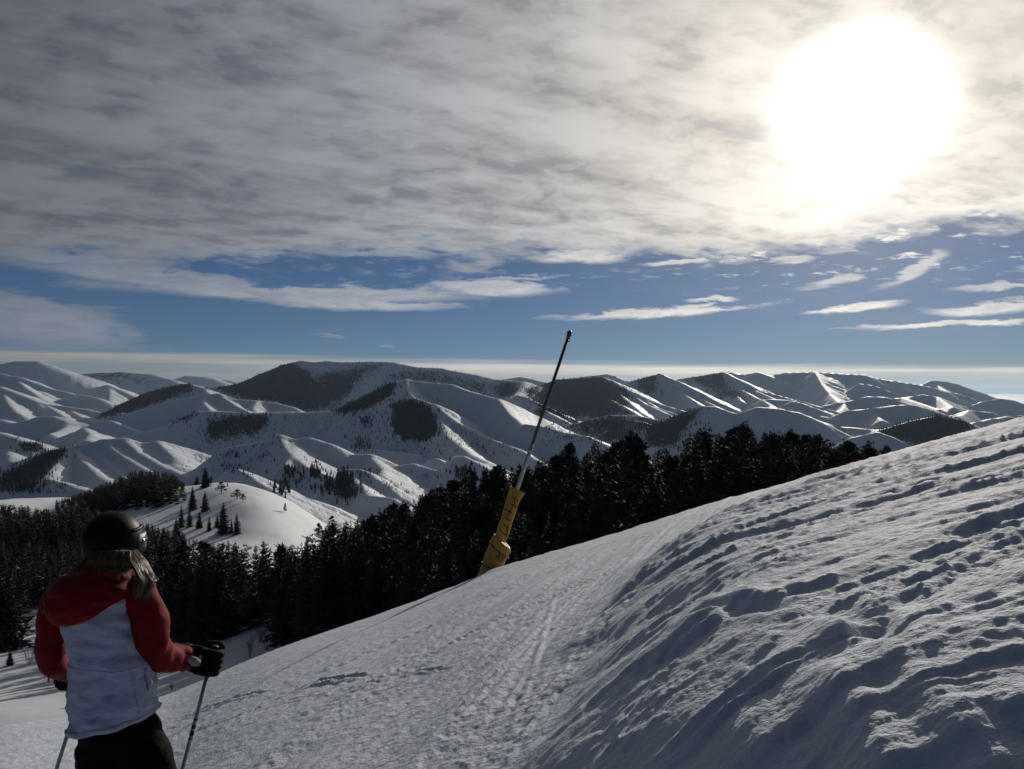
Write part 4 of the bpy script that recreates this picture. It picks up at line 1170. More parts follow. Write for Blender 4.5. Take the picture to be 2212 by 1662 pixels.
# ------------------------------------------------------------------ snowmaking lance with padded foot
def vinyl(name, col):
    m, N, b = new_mat(name)
    b.inputs['Roughness'].default_value = 0.5; b.inputs['Specular IOR Level'].default_value = 0.35
    co = N.new('ShaderNodeTexCoord').outputs['Object']
    n = N.noise(co, 2.2, 4, 0.6); n2 = N.noise(co, 9, 4, 0.65)
    c = N.mix(N.step(n, 0.35, 0.7), tuple(x * 0.8 for x in col) + (1,), col + (1,))
    c = N.mix(N.step(n2, 0.52, 0.8) * 0.5, c, (0.26, 0.22, 0.16, 1))
    N.put(b.inputs['Base Color'], c)
    bump(N, b, n2, 0.4, 0.03)
    b.inputs['Subsurface Weight'].default_value = 0.0
    return m
M_YEL = vinyl('yellow_vinyl', (0.50, 0.255, 0.03))
M_BLACK = simple('black_cord', (0.012, 0.012, 0.013), 0.6, 0.3)
M_STEEL = simple('galvanised_steel', (0.34, 0.35, 0.37), 0.42, 0.5, 0.85, 0.15, 7)
M_DARKPOLE = simple('dark_anodised_tube', (0.055, 0.058, 0.064), 0.4, 0.5, 0.6, 0.2, 5)

LY = 20.6
def lp(px, py, dy=0.0): return Vector(at(px, py, LY + dy))
ax0, ax1 = lp(1052, 1252), lp(1230, 720)
axd = (ax1 - ax0).normalized(); axs = Vector((axd.z, 0, -axd.x)); axf = Vector((0, -1, 0))     # along, right, towards viewer
lance = empty('snowmaking_lance', ax0)
bpy.context.view_layer.update()
tag(lance, 'leaning snowmaking lance with a yellow padded foot at the slope edge', 'snow lance')
def px_along(py): return ax0 + (ax1 - ax0) * ((1252 - py) / (1252 - 720))
child('lower_tube', tube([ax0 - axd * 0.3, px_along(985), px_along(960)], [0.052, 0.050, 0.044], 16), M_STEEL, lance)
child('lance_tube', tube([px_along(975), px_along(850), px_along(728)], [0.042, 0.039, 0.036], 16), M_DARKPOLE, lance)
child('collar', tube([px_along(978), px_along(970)], [0.058, 0.058], 16), M_STEEL, lance)
hd = px_along(722)
head = child('nozzle_head', tube([hd - axd * 0.12, hd - axd * 0.02, hd + axd * 0.05, hd + axd * 0.09], [0.038, 0.052, 0.052, 0.028], 16), M_DARKPOLE, lance)
for k, (al, sd) in enumerate(((-0.02, 1), (-0.10, 1), (-0.17, 1), (0.03, -1))):
    c = hd + axd * al
    child('nozzle', tube([c, c + axs * sd * 0.055 + axf * 0.02, c + axs * sd * 0.068 + axf * 0.03], [0.018, 0.019, 0.012], 10), M_DARKPOLE, head)
# padding: wrapped mattress, narrow above, wide at the foot; outline read across the axis
_pad = np.random.RandomState(8)
def pad_ring(py, l, r, depth, cshift=0.0, n=40, lumps=0.012, slant=0.0, seed=0.0):
    """ring at height py; l and r are offsets (m) left and right of the axis"""
    c = px_along(py) + axs * ((l + r) / 2); hw = (r - l) / 2; out = []
    for k in range(n):
        a = 2 * math.pi * k / n
        q = 1 + lumps / max(hw, 0.05) * (math.sin(3 * a + seed) + 0.6 * math.sin(5 * a + seed * 2.3) + 0.5 * math.sin(8 * a + py * 0.21))
        out.append(c + axs * math.cos(a) * hw * q + axf * math.sin(a) * depth * q + axd * slant * math.cos(a))
    return out
up = [(1168, -0.155, 0.125, 0.15, 0.0), (1160, -0.16, 0.14, 0.155, 0.0), (1140, -0.155, 0.15, 0.15, 0), (1118, -0.15, 0.14, 0.145, 0), (1095, -0.155, 0.15, 0.15, 0),
      (1080, -0.16, 0.16, 0.15, -0.01), (1068, -0.165, 0.18, 0.14, -0.02), (1062, -0.17, 0.20, 0.13, -0.025), (1058, -0.165, 0.205, 0.12, -0.03), (1064, -0.13, 0.165, 0.095, -0.03), (1085, -0.10, 0.12, 0.08, 0), (1110, -0.08, 0.09, 0.07, 0)]
rings = []
for i in range(len(up) - 1):
    for s in range(4):
        t = s / 4; a, b = up[i], up[i + 1]; w = [a[j] + (b[j] - a[j]) * t for j in range(5)]
        rings.append(pad_ring(w[0], w[1], w[2], w[3], slant=w[4], seed=w[0] * 0.045))
upper = child('upper_padding', loft(rings, 'upper_padding', False), M_YEL, lance)
lo = [(1262, -0.24, 0.20, 0.24, 0.0), (1250, -0.25, 0.25, 0.25, 0), (1228, -0.245, 0.27, 0.255, 0), (1205, -0.235, 0.275, 0.25, 0), (1190, -0.225, 0.29, 0.25, -0.03), (1180, -0.21, 0.33, 0.25, -0.08),
      (1174, -0.195, 0.335, 0.245, -0.10), (1168, -0.175, 0.30, 0.22, -0.10), (1170, -0.15, 0.22, 0.17, -0.08)]
rings = []
for i in range(len(lo) - 1):
    for s in range(4):
        t = s / 4; a, b = lo[i], lo[i + 1]; w = [a[j] + (b[j] - a[j]) * t for j in range(5)]
        rings.append(pad_ring(w[0], w[1], w[2], w[3], slant=w[4], seed=w[0] * 0.03 + 2, lumps=0.009))
rings.append([px_along(1172) + (p - px_along(1172)) * 0.35 for p in rings[-1]])
lower = child('lower_padding', loft(rings, 'lower_padding', False), M_YEL, lance)
def on_pad(tab, py, a, lift=0.006):
    tt = sorted(tab, key=lambda r: -r[0]); ys = [r[0] for r in tt][::-1]
    w = [float(np.interp(py, ys, [r[j] for r in tt][::-1])) for j in range(1, 5)]
    c = px_along(py) + axs * ((w[0] + w[1]) / 2); hw = (w[1] - w[0]) / 2
    return c + axs * math.cos(a) * (hw + lift + 0.006) + axf * math.sin(a) * (w[2] + lift + 0.006) + axd * w[3] * math.cos(a)
UPT = [u for u in up[:9]]; LOT = [u for u in lo[:7]]
# straps round the wide padding
for py, dip in ((1183, 0.09), (1222, 0.06)):
    path = [on_pad(LOT, py, a) + axd * dip * (0.35 - math.sin(a)) * 0.0 - axd * dip * (1 + math.cos(a)) * 0.5 for a in np.linspace(0.0, math.pi * 1.98, 46)]
    child('strap', tube(path, 0.011, 6), M_BLACK, lower)
# lacing down the front of the narrow padding
for py, a0, a1, tl in ((1076, 0.9, 2.0, 4), (1090, 0.6, 1.8, 4), (1104, 0.9, 2.6, 5), (1120, 0.9, 2.3, 5), (1134, 0.8, 2.0, 5), (1150, 0.75, 2.0, 8)):
    path = [on_pad(UPT, py + tl * (0.5 - t), a0 + (a1 - a0) * t, 0.008) for t in np.linspace(0, 1, 9)]
    child('lace', tube(path, 0.010, 6), M_BLACK, upper)
for (p0, a0, p1, a1) in ((1077, 1.55, 1088, 1.25), (1090, 1.4, 1112, 1.7), (1135, 1.2, 1154, 0.7)):
    path = [on_pad(UPT, p0 + (p1 - p0) * t, a0 + (a1 - a0) * t, 0.008) for t in np.linspace(0, 1, 7)]
    child('lace', tube(path, 0.009, 6), M_BLACK, upper)
# painted number 85 under the upper strap
def number(strokes, py0, a0, rot):
    ms = []
    for st in strokes:
        pts = smooth_path([(p[0], p[1], 0) for p in st], 5 * len(st))
        path = []
        for q in pts:
            gx = q.x * math.cos(rot) - q.y * math.sin(rot); gy = q.x * math.sin(rot) + q.y * math.cos(rot)
            path.append(on_pad(LOT, py0 - gy * 11.0, a0 - gx * 0.55, 0.014))
        ms.append(tube(path, 0.0085, 5))
    return ms
EIGHT = [[(0.3, 0.5), (0.55, 0.72), (0.3, 0.98), (0.05, 0.72), (0.3, 0.5), (0.6, 0.25), (0.3, 0.0), (0.0, 0.25), (0.3, 0.5)]]
FIVE = [[(0.55, 0.98), (0.32, 0.98), (0.1, 0.98)], [(0.1, 0.98), (0.09, 0.75), (0.08, 0.55)], [(0.08, 0.55), (0.3, 0.62), (0.56, 0.48), (0.56, 0.18), (0.3, 0.0), (0.03, 0.1)]]
child('number', join_meshes(number(EIGHT, 1200, 1.62, -0.35), 'number'), M_BLACK, lower)
child('number', join_meshes(number(FIVE, 1204, 1.18, -0.35), 'number'), M_BLACK, lower)

# ------------------------------------------------------------------ small padded hydrants on the lower piste
M_ORANGE = vinyl('orange_vinyl', (0.75, 0.33, 0.03))
for k, (px, py, hh, lab) in enumerate(((371, 1491, 15.5, 'small yellow padded hydrant on the piste below the glove'), (339, 1487, 9.0, 'tiny yellow hydrant half hidden beside the white jacket'))):
    u, e = ue(px, py)
    ys = _scan; zz = z_mid(u * ys, ys); kk = np.where(zz / ys >= e)[0]
    y = ys[kk[0]] if len(kk) else 120.0
    x, z = u * y, float(z_mid(np.array([u * y]), np.array([y]))[0]); s = hh / F * y
    hyd = empty('hydrant', (x, y, z - 0.05)); bpy.context.view_layer.update()
    B = Vector((x, y, z - 0.05)); up3 = Vector((0, 0, 1))
    tag(hyd, lab, 'hydrant', 'padded hydrants on the lower piste')
    child('post', tube([B, B + up3 * s * 0.5], [0.16 * s, 0.15 * s], 10), M_ORANGE, hyd)
    child('padding', tube([B + up3 * s * 0.42, B + up3 * s * 0.50, B + up3 * s * 0.68, B + up3 * s * 0.82, B + up3 * s * 0.86], [0.20 * s, 0.30 * s, 0.31 * s, 0.22 * s, 0.10 * s], 12), M_ORANGE, hyd)
    child('valve', tube([B + up3 * s * 0.84, B + up3 * s * 0.94 + Vector((0.06 * s, 0, 0)), B + up3 * s * 1.0 + Vector((-0.08 * s, 0, 0))], [0.05 * s, 0.06 * s, 0.05 * s], 8), M_DARKPOLE, hyd)

# ------------------------------------------------------------------ the skier
def cloth(name, col, rough=0.75, sheen=0.04, var=0.12, scale=9, bstr=0.5, bdist=0.012, weave=260):
    m, N, b = new_mat(name)
    b.inputs['Roughness'].default_value = rough; b.inputs['Specular IOR Level'].default_value = 0.08
    b.inputs['Sheen Weight'].default_value = sheen
    co = N.new('ShaderNodeTexCoord').outputs['Object']
    fold = N.noise(N.mapping(co, scale=(0.7, 0.7, 0.28)), scale, 4, 0.55, 0.6); wv = N.noise(co, weave, 2, 0.5)
    N.put(b.inputs['Base Color'], N.mix(N.step(fold, 0.3, 0.7), tuple(c * (1 - var) for c in col) + (1,), tuple(min(1, c * (1 + var)) for c in col) + (1,)))
    bump(N, b, fold + wv * 0.06, bstr, bdist)
    return m
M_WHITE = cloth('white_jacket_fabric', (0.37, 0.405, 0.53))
M_RED = cloth('red_jacket_fabric', (0.155, 0.0065, 0.009))
M_PANTS = cloth('black_trouser_fabric', (0.004, 0.004, 0.0045), 0.85, 0.0)
M_GLOVE = cloth('black_glove_fabric', (0.004, 0.004, 0.0045), 0.75, 0.0, 0.2, 25, 0.4, 0.004)
M_SKIN = simple('skin', (0.52, 0.33, 0.25), 0.55, 0.35, 0, 0.06, 30)
M_HELMET = simple('helmet_shell', (0.003, 0.003, 0.0035), 0.5, 0.10, 0, 0.2, 12)
M_STRAP = simple('goggle_strap', (0.020, 0.020, 0.022), 0.8, 0.2)
M_LENS = simple('goggle_lens', (0.05, 0.06, 0.08), 0.08, 0.8, 0.3)
M_BOOT = simple('boot_plastic', (0.05, 0.05, 0.055), 0.35, 0.5)
M_SKI = simple('ski_topsheet', (0.12, 0.13, 0.16), 0.3, 0.5, 0, 0.3, 3)
M_POLE = simple('pole_shaft', (0.30, 0.32, 0.36), 0.35, 0.5, 0.6, 0.1, 10)
M_POLE2 = simple('pole_shaft_lower', (0.20, 0.18, 0.10), 0.4, 0.5, 0.5, 0.1, 10)
M_PRINT = simple('pole_print', (0.016, 0.018, 0.030), 0.4, 0.4)
M_PLASTIC = simple('black_plastic', (0.015, 0.015, 0.016), 0.5, 0.3)
def hair_mat():
    m, N, b = new_mat('blond_hair')
    b.inputs['Roughness'].default_value = 0.45; b.inputs['Specular IOR Level'].default_value = 0.4
    co = N.new('ShaderNodeTexCoord').outputs['Object']
    n = N.noise(N.mapping(co, scale=(0.012, 0.012, 0.08)), 1.0, 3, 0.6)
    N.put(b.inputs['Base Color'], N.mix(N.step(n, 0.3, 0.7), (0.028, 0.019, 0.010, 1), (0.16, 0.105, 0.05, 1)))
    return m
M_HAIR = hair_mat()

PYB = 3.90                                            # distance of the skier
def YD(v): return PYB + (v - 3.40) * 1.15
def bp(px, py, y=PYB): return Vector(at(px, py, y))
FX0, FY0 = at(262, 1600, PYB)[0], PYB
gz = float(z_near(np.array([FX0]), np.array([FY0]))[0])
person = empty('person', (FX0, FY0, gz)); bpy.context.view_layer.update()
tag(person, 'skier seen from behind in a red and white jacket, black helmet and trousers', 'person')
rngp = random.Random(4)

# --- body under the clothes: one skinned figure
def ground_z(x, y): return float(z_near(np.array([x]), np.array([y]))[0])
hipL, hipR = bp(222, 1600), bp(305, 1596)
kneeL = Vector((hipL.x - 0.04, PYB + 0.09, 0)); kneeR = Vector((hipR.x + 0.05, PYB + 0.09, 0))
ankL = Vector((hipL.x - 0.06, PYB + 0.02, 0)); ankR = Vector((hipR.x + 0.08, PYB + 0.02, 0))
ankL.z = ground_z(ankL.x, ankL.y) + 0.16; ankR.z = ground_z(ankR.x, ankR.y) + 0.16
kneeL.z = (hipL.z + ankL.z) / 2 + 0.02; kneeR.z = (hipR.z + ankR.z) / 2 + 0.02
SH_L, SH_R = bp(132, 1292), bp(298, 1288)
EL_L, EL_R = bp(116, 1432, YD(3.44)), bp(336, 1420, YD(3.46))
WR_L, WR_R = bp(178, 1448, YD(3.74)), bp(424, 1424, YD(3.66))
pel, waist, chest, neck = bp(258, 1585), bp(243, 1500), bp(222, 1350), bp(228, 1238)
skull = bp(240, 1165, YD(3.42))
BONES = [(pel, .13), (waist, .12), (chest, .125), (neck, .055), (skull - Vector((0, 0, 0.03)), .075), (skull + Vector((0.01, 0.02, 0.06)), .085),
         (SH_L, .055), (EL_L, .042), (WR_L, .030), (SH_R, .055), (EL_R, .042), (WR_R, .030), (hipL, .085), (kneeL, .058), (ankL, .045), (hipR, .085), (kneeR, .058), (ankR, .045),
         (ankL + Vector((0.02, 0.16, -0.07)), .04), (ankR + Vector((0.04, 0.16, -0.07)), .04),
         (skull + Vector((0.075, 0.085, -0.01)), .028), (WR_L + Vector((0.03, 0.05, -0.02)), .028), (WR_R + Vector((0.05, 0.03, -0.005)), .028)]
EDG = [(0, 1), (1, 2), (2, 3), (3, 4), (4, 5), (2, 6), (6, 7), (7, 8), (2, 9), (9, 10), (10, 11), (0, 12), (12, 13), (13, 14), (0, 15), (15, 16), (16, 17), (14, 18), (17, 19), (4, 20), (8, 21), (11, 22)]
me = bpy.data.meshes.new('body'); me.from_pydata([tuple(b[0] - person.location) for b in BONES], EDG, [])
tmp = bpy.data.objects.new('body_tmp', me); COL.objects.link(tmp)
tmp.modifiers.new('skin', 'SKIN'); sub = tmp.modifiers.new('sub', 'SUBSURF'); sub.levels = 2; sub.render_levels = 2
for i, b in enumerate(BONES): me.skin_vertices[0].data[i].radius = (b[1], b[1])
me.skin_vertices[0].data[0].use_root = True
bpy.context.view_layer.update()
dg = bpy.context.evaluated_depsgraph_get()
body_me = bpy.data.meshes.new_from_object(tmp.evaluated_get(dg))
bpy.data.objects.remove(tmp)
body_me.polygons.foreach_set('use_smooth', [True] * len(body_me.polygons))
body = link('body', body_me, M_SKIN, person); ROOTS[body.name] = Vector(person.location)

# --- jacket: white body
def wr(p, amp, fr, sd=0.0):
    """small cloth folds"""
    a = fbm1(p.x * fr + p.z * fr * 0.35 + sd, p.z * fr * 1.9 + p.y * fr * 0.6, 3)
    return a * amp
TOR = [  # photograph y, centre x, half width px, half depth m
    (1582, 248, 90, 0.150), (1574, 248, 93, 0.153), (1556, 247, 93.5, 0.152), (1530, 246, 94, 0.150), (1500, 244, 93, 0.146), (1470, 242, 91, 0.142), (1440, 239, 89, 0.140),
    (1410, 234, 86, 0.140), (1380, 227, 86, 0.142), (1350, 220, 90, 0.144), (1320, 215, 93, 0.142), (1295, 213, 92, 0.134), (1275, 215, 82, 0.120), (1258, 220, 66, 0.102), (1243, 226, 50, 0.085), (1225, 231, 42, 0.076), (1212, 234, 39, 0.072)]
_ty = [t[0] for t in TOR][::-1]
KB = (PYB - 0.14) / PYB                               # the back is nearer than the spine
def bpk(px, py):
    p = bp(px, py); return Vector((p.x, p.y, p.z * KB))
def tor(py, a, lift=0.0, fold=True):
    c, w, d = (float(np.interp(py, _ty, [t[j] for t in TOR][::-1])) for j in (1, 2, 3))
    ctr = bpk(c, py); hw = w / F * PYB * 0.90; d *= 1.08
    ca, sa = math.cos(a), math.sin(a)
    sq = 1.0 / (abs(ca) ** 2.6 + abs(sa) ** 2.6) ** (1 / 2.6)                # slightly square section
    n = Vector((ca, -sa, 0))
    p = ctr + Vector((ca * hw * sq, -sa * d * sq, 0)) + n * lift
    # hem hangs lower on the left, as she leans
    k = max(0, (py - 1440) / 140)
    p.z -= -(p.x - ctr.x) * 0.20 * k
    if fold: p += n * wr(p, 0.024, 8.5) * (0.7 + 0.5 * k)
    return p
rings = []
for py in np.linspace(1582, 1212, 74):
    rings.append([tor(py, 2 * math.pi * k / 72) for k in range(72)])
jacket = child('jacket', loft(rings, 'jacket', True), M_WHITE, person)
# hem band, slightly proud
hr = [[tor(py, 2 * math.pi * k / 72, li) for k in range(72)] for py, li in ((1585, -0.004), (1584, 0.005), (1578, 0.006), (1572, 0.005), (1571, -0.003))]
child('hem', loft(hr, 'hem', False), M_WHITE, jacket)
# --- hood and yoke: red, lying on the upper back
hb_x = [-0.2, 0.15, 0.45, 0.75, 1.1, 1.45, 1.8, 2.15, 2.5, 2.8, 3.1, 3.4]
hb_y = [1290, 1290, 1294, 1300, 1318, 1338, 1349, 1353, 1353, 1350, 1340, 1330]
rings = []
na = 64
for t in np.linspace(0, 1, 30):
    row = []
    for a in np.linspace(-0.15, math.pi + 0.15, na):
        low = float(np.interp(a, hb_x, hb_y)); py = 1208 + (low - 1208) * t
        bul = 0.010 + 0.045 * math.sin(min(1, t * 1.05) * math.pi) ** 0.8 * max(0.15, math.sin(a)) + 0.030 * t * max(0, math.sin(a))
        if t > 0.97: bul -= 0.024
        p = tor(py, a, bul, False); p += Vector((math.cos(a), -math.sin(a), 0)) * wr(p, 0.022, 8.5, 5)
        row.append(p)
    rings.append(row)
hood = child('hood', loft(rings, 'hood', False, closed=False), M_RED, jacket)
sol = hood.modifiers.new('thickness', 'SOLIDIFY'); sol.thickness = 0.012; sol.offset = -1
# --- sleeves
def sleeve(path, radii, sd, n=44, sides=30):
    P = smooth_path(path, n); rad = np.interp(np.linspace(0, 1, n + 1), np.linspace(0, 1, len(radii)), radii)
    rings = []; prev = None
    for i, p in enumerate(P):
        d = (P[min(i + 1, n)] - P[max(i - 1, 0)]).normalized()
        s = d.orthogonal().normalized() if prev is None else (prev - d * prev.dot(d)).normalized()
        prev = s; b = d.cross(s); ring = []
        for k in range(sides):
            a = 2 * math.pi * k / sides; dr = s * math.cos(a) + b * math.sin(a)
            f = 1 + 0.16 * fbm1(i * 0.27 + sd + math.cos(a) * 0.5, math.sin(a) * 0.9 + sd, 3) + 0.035 * math.sin(i * 1.15 + math.cos(a + sd) * 1.6)
            ring.append(p + dr * rad[i] * f)
        rings.append(ring)
    return loft(rings, 'sleeve', True)
slR = child('sleeve', sleeve([bp(258, 1262), bp(290, 1282), bp(316, 1330), bp(326, 1378, YD(3.41)), bp(340, 1416, YD(3.46)), bp(375, 1421, YD(3.56)), bp(406, 1422, YD(3.63)), bp(420, 1423, YD(3.655))],
      [0.06, 0.088, 0.093, 0.090, 0.078, 0.070, 0.062, 0.058, 0.052], 1.3), M_RED, jacket)
slL = child('sleeve', sleeve([bp(175, 1262), bp(142, 1284), bp(120, 1330), bp(110, 1388, YD(3.41)), bp(114, 1432, YD(3.46)), bp(145, 1448, YD(3.60)), bp(172, 1449, YD(3.72))],
      [0.06, 0.082, 0.080, 0.068, 0.064, 0.058, 0.055, 0.050], 4.1), M_RED, jacket)
# cuff tab and collar
cp = bp(414, 1416, YD(3.60))
child('cuff', tube([bp(411, 1423, YD(3.635)), bp(421, 1423, YD(3.655)), bp(424, 1423, YD(3.66))], [0.057, 0.056, 0.050], 20), M_RED, slR)
child('cuff', tube([bp(168, 1449, YD(3.70)), bp(178, 1449, YD(3.74))], [0.053, 0.048], 20), M_RED, slL)
tb = bp(421, 1428, 3.575); 
child('cuff_tab', tube([tb + Vector((-0.022, 0, 0.012)), tb + Vector((0, -0.004, -0.002)), tb + Vector((0.018, 0.006, -0.012))], [0.012, 0.02, 0.012], 10), cloth('grey_tab', (0.28, 0.26, 0.28)), slR)
# pocket flap edge on the right side of the white body
child('pocket_flap', tube([tor(1462, 0.30, 0.004), tor(1480, 0.26, 0.010), tor(1500, 0.24, 0.012), tor(1520, 0.26, 0.006)], [0.006, 0.012, 0.012, 0.005], 8), M_WHITE, jacket)
for a_ in (0.62, 2.62):
    child('seam', tube([tor(py, a_ + 0.10 * math.sin((1560 - py) / 90), 0.0015) for py in np.linspace(1560, 1365, 26)], 0.0022, 5), M_WHITE, jacket)
child('seam', tube([tor(1448 + 4 * math.sin(a * 2), a, 0.0015) for a in np.linspace(0.35, 2.85, 30)], 0.0020, 5), M_WHITE, jacket)
# --- trousers: hips and two legs in one garment
def leg(hip, knee, ank, sd, lx):
    path = [hip + Vector((lx, 0, 0.10)), hip + Vector((lx * 0.3, 0, -0.02)), (hip * 2 + knee) / 3, knee, (knee + ank) / 2, ank + Vector((0, 0.01, -0.03)), ank + Vector((0, 0.01, -0.10))]
    return sleeve(path, [0.085, 0.108, 0.114, 0.106, 0.094, 0.090, 0.096, 0.105], sd, 40, 28)
pr = []
for py, cx, hw, d in ((1548, 247, 80, 0.125), (1570, 250, 84, 0.132), (1590, 254, 88, 0.138), (1610, 258, 93, 0.132), (1630, 262, 93, 0.118), (1645, 264, 86, 0.104), (1654, 265, 70, 0.08)):
    ctr = bpk(cx, py); w = hw / F * PYB * 0.90; ring = []
    for k in range(48):
        a = 2 * math.pi * k / 48; q = 1.0 / (abs(math.cos(a)) ** 2.5 + abs(math.sin(a)) ** 2.5) ** 0.4
        p = ctr + Vector((math.cos(a) * w * q, -math.sin(a) * d * q, 0)); p += Vector((math.cos(a), -math.sin(a), 0)) * wr(p, 0.012, 8, 9); ring.append(p)
    pr.append(ring)
tro = join_meshes([loft(pr, 'h', True), leg(hipL, kneeL, ankL, 2.2, 0.02), leg(hipR, kneeR, ankR, 6.6, -0.02)], 'trousers')
trousers = child('trousers', tro, M_PANTS, person)
rm = trousers.modifiers.new('weld', 'REMESH'); rm.mode = 'VOXEL'; rm.voxel_size = 0.011; rm.use_smooth_shade = True
# --- boots
for ank in (ankL, ankR):
    g = ank.z - 0.13
    rr = []
    for (dy, z0, hw, hl) in ((0.04, -0.02, 0.062, 0.155), (0.04, 0.03, 0.064, 0.158), (0.03, 0.08, 0.060, 0.13), (0.005, 0.12, 0.058, 0.085), (-0.005, 0.20, 0.062, 0.078), (-0.015, 0.30, 0.068, 0.085)):
        rr.append([Vector((ank.x + math.cos(a) * hw, ank.y + dy + math.sin(a) * hl, g + z0)) for a in np.linspace(0, 2 * math.pi, 25)[:-1]])
    child('boot', loft(rr, 'boot', True), M_BOOT, person)
# --- helmet, strap, goggles
yaw = R(-38)                                           # she looks away to the right
fw = Vector((-math.sin(yaw), math.cos(yaw), 0)); rt = Vector((fw.y, -fw.x, 0))
hc = bp(242, 1166, YD(3.42))
rings = []
for v_ in np.linspace(0.02, 1, 30):
    th = v_ * 2.05; row = []
    for k in range(48):
        a = 2 * math.pi * k / 48; ca, sa = math.cos(a), math.sin(a)
        back = max(0, -sa); front = max(0, sa)
        thk = th * (1 - 0.24 * front ** 1.5 * v_) * (1 + 0.03 * back)
        r_ = math.sin(thk); z_ = math.cos(thk)
        if thk > 1.57: r_ = 1 - 0.16 * (thk - 1.57)
        row.append(hc + rt * ca * 0.099 * r_ + fw * sa * 0.117 * r_ + Vector((0, 0, 0.110 * z_ + 0.002)))
    rings.append(row)
helmet = child('helmet', loft(rings, 'helmet', False), M_HELMET, person)
hs = helmet.modifiers.new('thickness', 'SOLIDIFY'); hs.thickness = 0.018; hs.offset = -1
for q in range(5):                                      # vents along the crown
    a = -1.35 + q * 0.62
    c = hc + rt * 0.052 * math.cos(q * 9.0) * 1.0 + fw * (-0.085 + q * 0.04)
    c.z = hc.z + 0.112 * math.sqrt(max(0.05, 1 - (c - hc).dot(rt) ** 2 / 0.103 ** 2 - (c - hc).dot(fw) ** 2 / 0.122 ** 2)) - 0.001
    child('vent', tube([c - fw * 0.018, c, c + fw * 0.018], [0.003, 0.007, 0.003], 8), M_PLASTIC, helmet)
strap = [hc + rt * math.cos(a) * 0.1055 + fw * math.sin(a) * 0.125 + Vector((0, 0, -0.004 + 0.022 * max(0, math.sin(a)))) for a in np.linspace(math.pi * 0.86, math.pi * 2.14, 40)]
sr = []
for p in strap:
    o = (p - hc); o.z = 0; o.normalize()
    sr.append([p + Vector((0, 0, 0.02)), p + o * 0.004 + Vector((0, 0, 0.02)), p + o * 0.004 - Vector((0, 0, 0.02)), p - Vector((0, 0, 0.02))])
gog = child('goggle_strap', loft(sr, 'goggle_strap', True), M_STRAP, helmet)
fr = []
for a in np.linspace(math.pi * 0.14, math.pi * 0.86, 24):
    c = hc + rt * math.cos(a) * 0.088 + fw * (math.sin(a) * 0.132 + 0.004) + Vector((0, 0, -0.018)); o = (rt * math.cos(a) + fw * math.sin(a)).normalized()
    fr.append([c + Vector((0, 0, 0.046)), c + o * 0.018 + Vector((0, 0, 0.040)), c + o * 0.022, c + o * 0.018 - Vector((0, 0, 0.040)), c - Vector((0, 0, 0.046)), c - o * 0.01])
gf = child('goggle_frame', loft(fr, 'goggle_frame', True), M_PLASTIC, helmet)
lr = []
for a in np.linspace(math.pi * 0.2, math.pi * 0.8, 20):
    c = hc + rt * math.cos(a) * 0.104 + fw * (math.sin(a) * 0.152 + 0.004) + Vector((0, 0, -0.018)); o = (rt * math.cos(a) + fw * math.sin(a)).normalized()
    lr.append([c + Vector((0, 0, 0.034)), c + o * 0.006, c - Vector((0, 0, 0.034)), c - o * 0.01])
child('goggle_lens', loft(lr, 'goggle_lens', True), M_LENS, helmet)
# small visor edge on the right of the shell
vz = [hc + rt * math.cos(a) * 0.107 + fw * (math.sin(a) * 0.127) + Vector((0, 0, 0.040 + 0.012 * math.sin(a))) for a in np.linspace(math.pi * 0.05, math.pi * 0.95, 24)]
child('visor', tube(vz, [0.004] + [0.009] * 22 + [0.004], 8), M_HELMET, helmet)
# --- hair: long loose strands from under the helmet
strands = []
def lock(path, n, spread, r0):
    for _ in range(n):
        o0 = Vector((rngp.gauss(0, 1), rngp.gauss(0, 1), rngp.gauss(0, 0.5))) * spread
        ph = rngp.uniform(0, 6.28); k = rngp.uniform(0.85, 1.06); pts = []
        m = len(path) - 1
        for i, p in enumerate(path):
            t = i / m
            pts.append(p + o0 * (0.45 + 0.9 * t) + Vector((math.sin(ph + t * 5), math.cos(ph + t * 4), 0)) * 0.004 * t)
        pts = pts[:max(4, int(len(pts) * k))]
        r_ = r0 * rngp.uniform(0.7, 1.3)
        strands.append(tube(pts, [r_ * (1 if i < len(pts) * 0.6 else max(0.15, 1 - (i / len(pts) - 0.6) * 2.2)) for i in range(len(pts))], 3, cap=False))
def hl(pts, n, spread=0.0065, r0=0.0011): lock(smooth_path([bp(a, b, PYB + c) for a, b, c in pts], 12), int(n * 1.7), spread, r0)
# thick fall over the right shoulder, lit from the side
for i in range(26):
    j = lambda s_: rngp.gauss(0, s_)
    hl([(262 + i * 1.3 + j(2), 1192 + j(3), -0.09 + i * 0.003), (284 + i * 1.1 + j(3), 1212 + j(3), -0.13 + i * 0.004), (297 + i * 1.05 + j(3), 1238 + j(4), -0.155 + i * 0.005), (300 + i * 0.95 + j(4), 1262 + j(5), -0.15 + i * 0.004), (292 + i * 1.15 + j(6), 1286 + j(8), -0.135 + i * 0.003)], 16)
# short dark fall into the collar
for i in range(30):
    x0 = 196 + i * 3.0
    hl([(x0 + rngp.gauss(0, 2), 1190, -0.10), (x0 + rngp.gauss(0, 3) - 2, 1208, -0.135), (x0 - 4 + rngp.gauss(0, 3), 1224, -0.125), (x0 - 7 + rngp.gauss(0, 5), 1240 + rngp.gauss(0, 9), -0.125 - abs(rngp.gauss(0, 0.02)))], 13)
# thin wisps to the left shoulder
for i in range(9):
    hl([(200 + rngp.gauss(0, 4), 1196, -0.06), (190 + rngp.gauss(0, 5), 1215, -0.10), (174 + rngp.gauss(0, 5), 1235, -0.13), (154 + rngp.gauss(0, 9), 1254 + rngp.gauss(0, 4), -0.14)], 7, 0.008, 0.0014)
child('hair', join_meshes(strands, 'hair'), M_HAIR, person)
